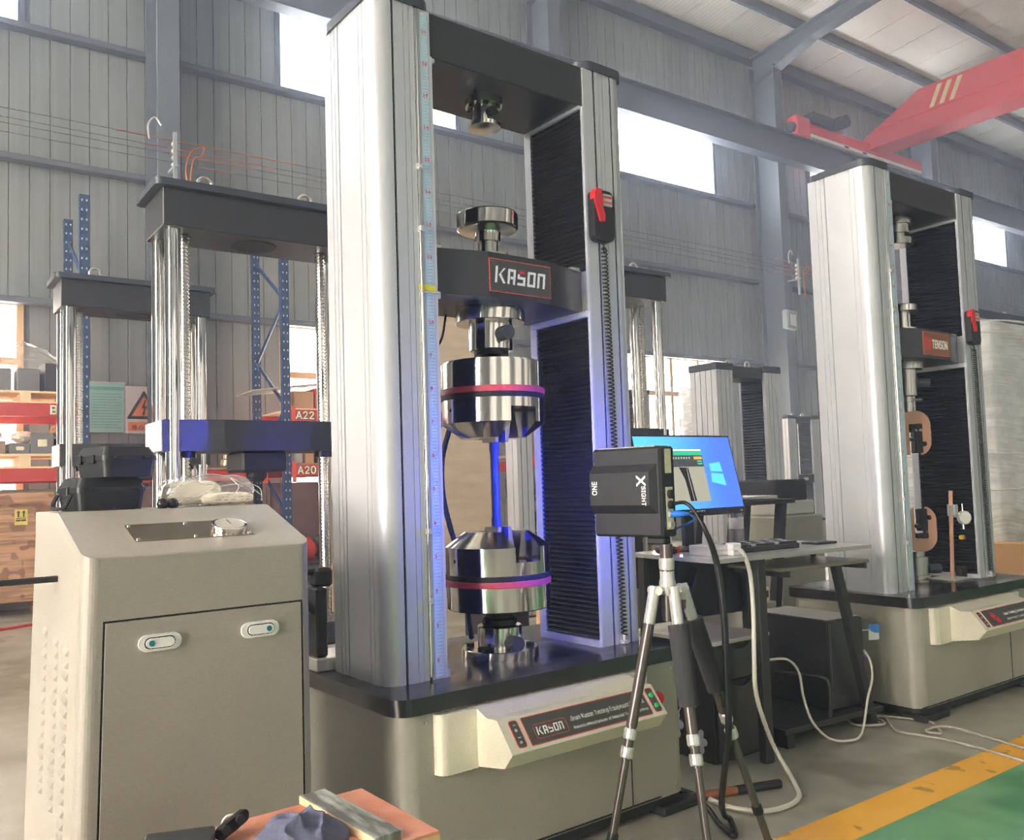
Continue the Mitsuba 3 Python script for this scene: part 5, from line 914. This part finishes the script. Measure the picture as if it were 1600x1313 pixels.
single('timber_pallet', 'wooden pallet under the grey boxes on the upper left shelf', 'pallet', cat(bx(-0.5, 0.44, 7.42, 8.2, U + 0.085, U + 0.105), *[bx(a, a + 0.09, 7.42, 8.2, U, U + 0.085) for a in (-0.48, -0.06, 0.30)]), 'm_wood', smooth=False)
boxy('grey_box', 'grey box at the far left end of the upper shelf', 'box', -0.42, -0.13, 7.5, 7.8, U + 0.105, U + 0.32, 'm_greybox')
boxy('grey_box', 'grey box in the middle of the upper left shelf under the plastic dome', 'box', -0.08, 0.11, 7.45, 7.75, U + 0.105, U + 0.32, 'm_greybox')
boxy('dark_box', 'dark tilted box on the upper left shelf beside the chrome press', 'box', 0.14, 0.42, 7.45, 7.7, U + 0.105, U + 0.38, 'm_darkbox', 0.12)
thing('plastic_sheet', 'clear plastic sheet bulging like a dome over the boxes on the upper shelf', 'plastic sheet')
t_ = trimesh.creation.icosphere(subdivisions=4); v = np.array(t_.vertices) * (1 + 0.3 * (meshkit.fbm(np.array(t_.vertices) * 3, 3, 1) - 0.5))[:, None]
w_ = v * [0.42, 0.2, 0.36] + [0.02, 7.98, U + 0.28]; w_[:, 2] = np.maximum(w_[:, 2], U + 0.108)
part('film', (w_, np.array(t_.faces)), 'm_bagfilm', smooth=True)
single('timber_pallet', 'wooden pallet under the parts on the lower left shelf', 'pallet', cat(bx(-0.5, 0.44, 7.42, 8.2, Lw + 0.10, Lw + 0.125), *[bx(a, a + 0.09, 7.42, 8.2, Lw, Lw + 0.10) for a in (-0.48, -0.06, 0.33)]), 'm_wood', smooth=False)
for i, (x0, x1, h, m, yaw, lb) in enumerate(((-0.42, -0.18, 0.12, 'm_brownbox', 0.0, 'brown box leftmost on the lower left shelf'), (-0.15, 0.02, 0.10, 'm_greybox', 0.05, 'grey carton with a pale label on the lower left shelf'), (0.04, 0.24, 0.20, 'm_greybox', -0.04, 'taller grey box with print on the lower left shelf'), (0.26, 0.43, 0.15, 'm_darkbox', 0.03, 'dark box at the right end of the lower left shelf'))):
    boxy('shelf_box', lb, 'box', x0, x1, 7.45, 7.75, Lw + 0.125, Lw + 0.125 + h, m, yaw, 'boxes on the pallet racks', 'm_sticker' if i in (1, 2) else None)
for i, (x, z, r, lb) in enumerate(((-0.33, Lw + 0.31, 0.13, 'white plastic bag lying on the leftmost brown box'), (-0.02, Lw + 0.285, 0.10, 'crumpled beige paper on the grey carton'), (0.33, Lw + 0.345, 0.11, 'tan paper wad on the dark box'))):
    s = trimesh.creation.icosphere(subdivisions=3); v = np.array(s.vertices) * (1 + 0.7 * (meshkit.fbm(np.array(s.vertices) * 2.5 + i, 3, i) - 0.5))[:, None]
    single('paper_wad', lb, 'packing paper', (v * [r, 0.1, r * 0.55] + [x, 7.6, z + 0.012], np.array(s.faces)), ('m_white', 'm_paper', 'm_cardboard')[i], smooth=30)
boxy('white_carton', 'pale carton panel standing under the lower left shelf behind the crate', 'box', -0.9, 0.42, 8.0, 8.3, 0.0, 1.2, 'm_lightgrey')
thing('wooden_crate', 'large plywood crate with a yellow two-arrow sticker on the floor at far left', 'crate')
part('body', bx(-1.3, 0.145, 7.46, 7.95, 0.13, 1.14), 'm_crate', smooth=False)
part('batten', cat(bx(0.145, 0.235, 7.44, 7.96, 0.13, 1.16), bx(-1.3, 0.235, 7.44, 7.96, 1.14, 1.17)), 'm_crate', smooth=False); part('batten', bx(-1.3, 0.145, 7.44, 7.46, 1.06, 1.14), 'm_crate', smooth=False)
parts('skid', [bx(a, a + 0.12, 7.5, 7.95, 0.0, 0.13) for a in (-1.2, -0.5, 0.08)], 'm_crate', smooth=False)
s_ = part('sticker', rotz(bx(-0.10, 0.01, 7.4575, 7.46, 0.86, 1.01), 0.0), 'm_stickeryellow', smooth=False)
ar = lambda cx: sg.Polygon([(cx - 0.007, 0.935), (cx - 0.007, 0.975), (cx - 0.017, 0.975), (cx, 1.0), (cx + 0.017, 0.975), (cx + 0.007, 0.975), (cx + 0.007, 0.935)])
part('sticker_arrow', extr(shapely.union_all([ar(-0.068), ar(-0.022), sg.box(-0.09, 0.920, 0.0, 0.926), sg.box(-0.088, 0.895, -0.05, 0.912), sg.box(-0.044, 0.895, -0.004, 0.912)]), 7.4565, 7.4575, 'y'), 'm_ink', parent=s_, smooth=False)
# shelf A
thing('plywood_sheet', 'warped grey sheet lying on boxes above the A22 beam', 'sheet')
part('sheet', hull([(2.25, 7.5, U + 0.20), (2.3, 8.25, U + 0.20), (3.3, 7.5, U + 0.33), (3.3, 8.25, U + 0.33), (2.25, 7.5, U + 0.21), (2.3, 8.25, U + 0.21), (3.3, 7.5, U + 0.345), (3.3, 8.25, U + 0.345)]), 'm_lightgrey', smooth=False)
for i, (x0, x1, h, m, lb) in enumerate(((2.7, 2.95, 0.2, 'm_cardboard', 'brown carton above the A22 tag'), (2.97, 3.3, 0.24, 'm_rackred', 'red crate at the right above the A22 tag'), (3.35, 3.8, 0.3, 'm_cardboard', 'carton on the upper shelf seen behind the lead screw'), (4.0, 4.6, 0.26, 'm_cardboard', 'wide carton on the upper shelf behind the beige board'))): boxy('shelf_box', lb, 'box', x0, x1, 7.45, 7.85, U, U + h, m, 0.0, 'boxes on the pallet racks')
for i, (x0, x1, h, m, lb) in enumerate(((2.68, 2.80, 0.17, 'm_lightgrey', 'grey fitting box on the A20 shelf beside the upright'), (2.84, 2.94, 0.14, 'm_cardboard', 'small carton on the A20 shelf'), (2.98, 3.12, 0.16, 'm_darkbox', 'dark fitting box on the A20 shelf'), (3.15, 3.3, 0.12, 'm_brownbox', 'brown box on the A20 shelf near the lead screw'), (3.4, 3.75, 0.2, 'm_darkbox', 'dark box on the A20 shelf behind the column'))): boxy('shelf_box', lb, 'box', x0, x1, 7.45, 7.75, Lw, Lw + h, m, 0.0, 'boxes on the pallet racks')
thing('red_beam_rail', 'dark red rail of the shelf between the two upright frames', 'rail'); part('beam', bx(0.56, 2.55, 7.9, 7.95, 1.24, 1.37, 0.004), 'm_rackred'); parts('bracket', (bx(0.56, 0.62, 7.885, 7.9, 1.2, 1.4), bx(2.49, 2.55, 7.885, 7.9, 1.2, 1.4)), 'm_orange')
for i, (x, r, m, lb) in enumerate(((1.3, 0.07, 'm_brass', 'small brass fitting on the rail shelf behind the press'), (1.75, 0.09, 'm_brass', 'large brass fitting on the rail shelf behind the press'), (2.1, 0.08, 'm_brass', 'round brass fitting on the rail shelf left of the zigzag frame'))):
    single('brass_fitting', lb, 'fitting', lathe([(r * 0.6, 1.395), (r, 1.42), (r, 1.48), (r * 0.5, 1.5), (r * 0.5, 1.54)], 16, (x, 8.0, 0)), m)
single('shelf_plank', 'plank shelf carrying brass fittings between the rack frames', 'plank', bx(0.56, 2.55, 7.88, 8.3, 1.372, 1.394), 'm_brownbox', smooth=False)
boxy('grey_cabinet', 'plum-grey steel cabinet standing behind the rack between the frames', 'cabinet', 0.62, 2.4, 7.98, 8.2, 0.0, 1.2, 'm_plum')
boxy('mauve_panel_box', 'mauve-grey box standing under the A20 shelf', 'box', 2.72, 3.7, 8.0, 8.3, 0.0, 1.2, 'm_plum')
thing('blue_bin', 'blue plastic bin under the A20 shelf with bottles standing in it', 'bin'); part('bin', bx(1.85, 2.35, 7.35, 7.7, 0.5, 0.72, 0.02), 'm_bluebin'); part('rim', bx(1.83, 2.37, 7.33, 7.72, 0.70, 0.73, 0.008), 'm_bluebin')
single('bin_stool', 'grey low table carrying the blue bin', 'table', cat(bx(1.7, 2.5, 7.3, 7.8, 0.46, 0.5), bx(1.72, 1.78, 7.32, 7.78, 0, 0.46), bx(2.42, 2.48, 7.32, 7.78, 0, 0.46)), 'm_darkbox', smooth=False)
for x, h, r, m, lb in ((2.12, 0.30, 0.045, 'm_yellowbottle', 'yellow bottle standing in the blue bin'), (2.2, 0.18, 0.035, 'm_silver', 'white bottle beside the yellow one in the blue bin')):
    single('oil_bottle', lb, 'bottle', lathe([(r, 0.735), (r, 0.735 + h * 0.6), (r * 0.4, 0.735 + h * 0.8), (r * 0.4, 0.735 + h)], 20, (x, 7.5, 0)), m)
for i, (x, y, z, r, m, lb) in enumerate(((2.84, 7.17, 0.445, 0.14, 'm_darkbox', 'dark motor housing heaped under the A20 shelf'), (3.16, 7.17, 0.455, 0.15, 'm_rust', 'rusty casting heaped under the A20 shelf'), (2.56, 7.17, 0.432, 0.13, 'm_rackred', 'red lever handle at the foot of the blue upright'), (3.17, 7.17, 0.775, 0.13, 'm_blackmatte', 'black motor on top of the heap under the A20 shelf'))):
    t = thing('scrap_part', lb, 'machine part'); part('body', lathe([(r * 0.7, 0), (r, 0.05), (r, 0.2), (r * 0.6, 0.26)], 20, (x, y, z), (1, 0.2, 0.1)), m); part('flange', lathe([(r * 1.15, 0.06), (r * 1.15, 0.09)], 20, (x, y, z), (1, 0.2, 0.1)), m)
single('scrap_bench', 'dark low bench under the heap of machine parts', 'bench', cat(bx(2.54, 3.6, 7.0, 7.34, 0.2, 0.28), bx(2.56, 2.64, 7.05, 7.3, 0, 0.2), bx(3.4, 3.5, 7.05, 7.3, 0, 0.2)), 'm_darkbox', smooth=False)
# signs on the back wall
thing('notice_sheet', 'teal framed notice sheet hanging on the back wall left of the warning sign', 'notice')
part('sheet', bx(0.80, 1.19, YW - 0.03, YW - 0.02, 1.86, 2.44), 'm_signteal', smooth=False); part('header_band', bx(0.80, 1.19, YW - 0.032, YW - 0.03, 2.36, 2.40), 'm_signtealdark', smooth=False)
part('print_line', cat(*[bx(0.84, 1.17 - 0.05 * (i % 3 == 2), YW - 0.0312, YW - 0.03, 2.31 - 0.033 * i, 2.318 - 0.033 * i) for i in range(13)]), 'm_signtealdark', smooth=False); parts('frame', (bx(0.785, 0.80, YW - 0.034, YW - 0.02, 1.85, 2.44), bx(1.19, 1.205, YW - 0.034, YW - 0.02, 1.85, 2.44), bx(0.785, 1.205, YW - 0.034, YW - 0.02, 2.44, 2.46)), 'm_lightgrey', smooth=False)
thing('warning_sign', 'white electric shock warning sign with an orange lightning triangle on the back wall', 'sign')
sx, sz = 1.21, 1.85
part('board', bx(sx, sx + 0.42, YW - 0.03, YW - 0.02, sz, sz + 0.57), 'm_signwhite', smooth=False)
WS = lambda m: xf(m, (sx, YW - 0.0302, sz), (1, 0, 0), (0, 0, 1), (0, -1, 0))
tri = sg.Polygon([(0.03, 0.185), (0.39, 0.185), (0.21, 0.50)]).buffer(0.012)
part('triangle', WS(extr(tri, 0, 0.001)), 'm_ink', smooth=False); part('triangle_field', WS(extr(tri.buffer(-0.034), 0.001, 0.0016)), 'm_signorange', smooth=False)
part('lightning', WS(extr(sg.Polygon([(0.215, 0.40), (0.185, 0.30), (0.215, 0.31), (0.195, 0.245), (0.185, 0.25), (0.205, 0.21), (0.225, 0.25), (0.215, 0.248), (0.245, 0.335), (0.215, 0.325), (0.235, 0.405)]), 0.0016, 0.0022)), 'm_ink', smooth=False)
part('text_field', WS(extr(sg.box(0.03, 0.03, 0.39, 0.14), 0, 0.001)), 'm_signorange', smooth=False)
GLY = {'当':[[[8,-58,52,-56,52,-49,12,-49,13,-42,52,-42,52,-36,10,-35,10,-28,17,-27,9,-12,10,-9,15,-8,23,-21,23,-25,19,-26,19,-28,30,-28,31,-5,38,-6,39,-28,47,-28,44,-24,52,-8,54,-7,59,-9,59,-12,50,-27,59,-29,58,-67,52,-67,51,-64,9,-64]]],'心':[[[55,-41,50,-28,52,-27,57,-28,64,-46,64,-53,60,-55,58,-54]],[[20,-23,27,-24,27,-59,44,-59,46,-57,46,-48,47,-46,50,-46,53,-48,53,-56,48,-65,29,-66,21,-63]],[[23,-12,26,-8,29,-8,42,-18,45,-21,45,-24,40,-27]],[[4,-54,9,-30,10,-28,16,-29,15,-41,11,-56,9,-57]]],'触':[[[3,-64,6,-59,8,-46,8,-31,3,-26,11,-14,13,-5,19,-6,19,-11,28,-11,30,-15,28,-21,32,-21,33,-23,34,-18,44,-18,44,-6,50,-5,51,-18,62,-19,62,-43,51,-44,51,-47,58,-46,65,-65,59,-66,57,-61,31,-64,29,-66,18,-65,16,-51,13,-51,9,-67],[51,-24,50,-37,55,-38,55,-24],[52,-49,51,-55,55,-55,55,-53],[34,-44,33,-57,44,-56,44,-44],[41,-24,40,-38,44,-38,44,-24],[24,-51,23,-60,27,-60,27,-51],[24,-39,23,-45,27,-45,27,-39],[24,-27,23,-33,27,-33,27,-27],[15,-20,20,-21,21,-17,16,-17],[14,-44,17,-45,17,-39,14,-39],[14,-32,17,-33,17,-27,14,-27]]],'电':[[[9,-15,30,-14,30,-5,37,-5,37,-14,58,-14,58,-47,65,-51,63,-62,58,-66,36,-66,30,-61,30,-49,16,-49,16,-53,9,-53],[38,-49,37,-57,38,-59,55,-59,57,-58,58,-49],[38,-35,37,-42,51,-42,51,-35],[38,-21,37,-29,51,-29,51,-21],[17,-35,16,-42,30,-42,30,-35],[17,-21,16,-29,30,-28,30,-21]]]}
gm = []
for i, ch in enumerate('当心触电'):
    ps = []
    for rings in GLY[ch]:
        rr_ = [[(r[j], r[j + 1]) for j in range(0, len(r), 2)] for r in rings]
        ps.append(sg.Polygon(rr_[0], rr_[1:]).buffer(0))
    g_ = sa.affine_transform(shapely.union_all(ps), [0.001, 0, 0, 0.001, 0.065 + 0.075 * i, 0.112])
    gm.append(extr(g_, 0.001, 0.0016))
part('lettering', WS(cat(*gm)), 'm_ink', smooth=False)

# ================================================================== OTHER THINGS IN THE BACKGROUND
G[0] = np.eye(4)
thing('beige_board', 'tall beige plywood board leaning behind the large machine', 'board')
part('board', hull([(2.60, 4.62, 0.0), (3.62, 4.62, 0.0), (2.60, 4.66, 0.0), (3.62, 4.66, 0.0), (2.60, 4.72, 2.75), (3.50, 4.72, 2.75), (2.60, 4.76, 2.75), (3.50, 4.76, 2.75)]), 'm_board', smooth=False)
part('prop', cat(bx(2.7, 2.78, 4.8, 5.3, 0, 0.06), bx(2.7, 2.78, 4.78, 4.86, 0.0, 2.2)), 'm_wood', smooth=False)
thing('parts_trolley', 'open trolley of dark parts with a red edge seen right of the beige board', 'trolley')
parts('post', [bx(a, a + 0.05, b, b + 0.05, 0, 1.55) for a in (5.0, 6.0) for b in (6.3, 6.8)], 'm_darkbox', smooth=False); part('shelf', bx(5.0, 6.05, 6.3, 6.85, 0.4, 0.44), 'm_darkbox'); part('shelf', bx(5.0, 6.05, 6.3, 6.85, 0.9, 0.94), 'm_darkbox'); part('red_edge', bx(5.0, 6.05, 6.28, 6.3, 1.3, 1.44), 'm_orange'); part('shelf', bx(5.0, 6.05, 6.3, 6.85, 1.42, 1.45), 'm_brownbox')
for i, (x, z, w_, h_, m, lb) in enumerate(((5.15, 0.94, 0.4, 0.25, 'm_blackmatte', 'black box on the middle trolley shelf'), (5.6, 0.94, 0.35, 0.2, 'm_darkbox', 'grey box on the middle trolley shelf'), (5.2, 0.44, 0.7, 0.3, 'm_blackmatte', 'long black box on the low trolley shelf'), (5.2, 1.45, 0.5, 0.35, 'm_brownbox', 'brown box on top of the trolley'))): boxy('trolley_box', lb, 'box', x, x + w_, 6.4, 6.75, z, z + h_, m)
# extruded profile frame behind the beige board
thing('profile_stand', 'light aluminium profile post with wire rack behind the bellows column', 'frame')
part('post', (lambda p: extr(p, 0, 1.9))(sg.box(3.18, 3.78, 3.34, 3.94).difference(shapely.union_all([sg.box(3.22, 3.77, 3.23, 3.80), sg.box(3.28, 3.77, 3.29, 3.80), sg.box(3.17, 3.84, 3.19, 3.85)]))), 'm_alu', smooth=False); part('foot', bx(3.14, 3.38, 3.74, 3.98, 0, 0.012), 'm_darksteel')
part('wire_hoop', cat(tube(spline([(3.40, 3.86, 0.2), (3.40, 3.86, 1.1), (3.47, 3.86, 1.22), (3.62, 3.86, 1.22), (3.68, 3.86, 1.1), (3.68, 3.86, 0.2)], 8), 0.009, 6), *[cyl((3.34, 3.86, z), (3.68, 3.86, z), 0.006, n=6) for z in (0.4, 0.7, 1.0, 1.45)], cyl((3.44, 3.86, 1.15), (3.62, 3.86, 0.9), 0.006, n=6), cyl((3.54, 3.86, 0.1), (3.54, 3.86, 1.7), 0.008, n=6)), 'm_lampgrey', smooth=True)
thing('dark_box', 'dark box on the floor behind the machine table beside the lower grip', 'box'); part('body', bx(2.25, 2.6, 2.9, 3.2, 0.0, 0.62, 0.006), 'm_blackmatte'); part('lid', bx(2.24, 2.61, 2.89, 3.21, 0.62, 0.65, 0.006), 'm_blackmatte')
# wrapped column behind the monitor
thing('wrapped_post', 'column wrapped in crinkled plastic film standing before the bright low window', 'wrapped post')
part('post', extr(sg.box(7.05, 5.2, 7.36, 5.5), 0.0, 2.22), 'm_alu', smooth=False)
def crinkle(x0, x1, y0, y1, z0, z1, amp, nz=60, nu=14, seed=0, taper=0.0):
    per = []
    for k in range(4 * nu):
        s_, t = divmod(k, nu); t = t / nu
        per.append([(x0 + (x1 - x0) * t, y0), (x1, y0 + (y1 - y0) * t), (x1 - (x1 - x0) * t, y1), (x0, y1 - (y1 - y0) * t)][s_])
    per = np.array(per); c = per.mean(0); n = len(per); vs = []
    for j in range(nz + 1):
        z = z0 + (z1 - z0) * j / nz
        q = np.column_stack([per, np.full(n, z)])
        d = (meshkit.fbm(q * [4, 4, 6] + seed, 3, seed) - 0.35) * amp
        o = per - c; o /= np.linalg.norm(o, axis=1, keepdims=True)
        q[:, :2] += o * d[:, None]; vs.append(q)
    f = []
    for j in range(nz):
        for i in range(n):
            k = (i + 1) % n; f += [(j * n + i, j * n + k, (j + 1) * n + k), (j * n + i, (j + 1) * n + k, (j + 1) * n + i)]
    v = np.vstack(vs + [[[*c, z0]], [[*c, z1]]]); b = (nz + 1) * n
    for i in range(n):
        k = (i + 1) % n; f += [(b, k, i), (b + 1, nz * n + i, nz * n + k)]
    return (v, np.array(f))
part('film', crinkle(7.02, 7.39, 5.17, 5.53, 0.02, 2.24, 0.045, seed=3), 'm_wrap', smooth=True)
# machine wrapped in film at the right edge
thing('wrapped_machine', 'tall machine wrapped in stretch film at the right edge behind the right machine', 'wrapped machine')
part('post', cat(*[bx(a, a + 0.2, b, b + 0.25, 0.1, 2.42, 0.01) for a in (6.6, 7.9) for b in (1.6, 2.3)]), 'm_alu'); part('base', bx(6.5, 8.2, 1.5, 2.6, 0, 0.75, 0.02), 'm_console'); part('top_beam', bx(6.6, 8.1, 1.6, 2.55, 2.42, 2.5, 0.01), 'm_cap'); part('yellow_beam', bx(6.9, 7.8, 1.7, 1.9, 2.36, 2.42), 'm_frame')
for ex in (6.8, 7.5): part('eyebolt', torus((ex, 1.8, 2.54), 0.035, 0.01), 'm_silver', smooth=True)
part('film', crinkle(6.46, 8.25, 1.46, 2.65, 0.02, 2.36, 0.04, nz=150, nu=24, seed=7), 'm_wrap', smooth=True)
part('film_band', cat(*[tube(spline([(6.44, 2.6, z), (6.42, 1.43, z + dz), (8.27, 1.42, z - dz)], 8), 0.006, 5) for z, dz in ((2.33, 0.02), (2.28, -0.03), (2.36, -0.01), (1.2, 0.03), (0.95, -0.02))]), 'm_white', smooth=True)
boxy('carton', 'tan carton on the floor in front of the wrapped machine at the right edge', 'box', 6.15, 6.4, 1.2, 1.6, 0.0, 0.5, 'm_cardboard', 0.3)
boxy('carton', 'orange-brown carton at the right edge beside the tan carton', 'box', 6.55, 7.1, 1.0, 1.4, 0.0, 0.36, 'm_cardboard2', -0.15)
# things behind the tripod and below the desk
boxy('carton', 'brown carton on the floor between the large machine and the desk', 'box', 1.75, 2.12, 1.35, 1.7, 0.0, 0.62, 'm_cardboard', 0.1)
boxy('carton', 'small brown carton behind the desk edge left of the tripod column', 'box', 2.0, 2.25, 1.75, 2.0, 0.0, 0.9, 'm_cardboard', 0.0)
boxy('white_panel_box', 'pale panel box standing behind the desk legs', 'box', 2.02, 2.30, 0.85, 1.15, 0.0, 0.62, 'm_lightgrey')
thing('relay_box', 'small beige relay box with dark windows behind the computer tower', 'box'); part('body', bx(2.30, 2.46, 0.72, 0.80, 0.49, 0.56, 0.003), 'm_sticker'); part('window', cat(bx(2.32, 2.345, 0.7185, 0.72, 0.50, 0.55), bx(2.36, 2.40, 0.7185, 0.72, 0.51, 0.545), bx(2.41, 2.45, 0.7185, 0.72, 0.51, 0.545)), 'm_darkbox', smooth=False); part('pedestal', bx(2.28, 2.48, 0.70, 0.84, 0.0, 0.49), 'm_lightgrey')
thing('measuring_instrument', 'black instrument with a white base behind the desk', 'instrument'); part('head', bx(3.30, 3.62, 1.3, 1.6, 0.95, 1.08, 0.01), 'm_blackmatte'); part('white_base', bx(3.28, 3.66, 1.28, 1.62, 0.86, 0.95, 0.01), 'm_silver'); part('pedestal', bx(3.25, 3.7, 1.25, 1.65, 0.0, 0.86, 0.01), 'm_base')
thing('paper_stack', 'stack of white papers lying behind the monitor on a dark stand', 'paper'); part('sheet', cat(*[rotz(bx(2.55, 2.86, 0.95, 1.22, 0.985 + 0.004 * i, 0.988 + 0.004 * i), 0.04 * ((i * 7) % 5 - 2), (2.7, 1.08)) for i in range(4)]), 'm_white', smooth=False)
thing('side_table', 'dark slanted-leg side table behind the monitor', 'table'); part('top', bx(2.50, 2.95, 0.9, 1.3, 0.955, 0.98, 0.004), 'm_desk')
part('leg', cat(*[hull([(a, b, 0.955), (a + 0.05, b, 0.955), (a, b + 0.04, 0.955), (a + 0.05, b + 0.04, 0.955), (a + s, b, 0), (a + s + 0.05, b, 0), (a + s, b + 0.04, 0), (a + s + 0.05, b + 0.04, 0)]) for a, s in ((2.55, -0.16), (2.85, -0.16)) for b in (0.92, 1.24)]), 'm_deskedge', smooth=False)
# left floor
thing('steel_trolley', 'dark steel stand with a foot plate behind the control cabinet', 'stand'); part('post', bx(0.09, 0.16, 6.1, 6.17, 0.02, 0.95), 'm_darkbox'); part('top', bx(0.08, 0.5, 6.08, 6.5, 0.95, 0.97), 'm_darkbox'); part('foot', bx(-0.05, 0.25, 6.05, 6.25, 0.0, 0.03, 0.006), 'm_darkbox')
single('red_hose', 'red air hose lying across the floor at far left', 'hose', tube(spline([(-1.6, 6.1, 0.012), (-0.9, 6.25, 0.012), (-0.2, 6.55, 0.012), (0.3, 6.75, 0.012), (0.8, 6.8, 0.012)], 8), 0.012, 6), 'm_red', smooth=True)
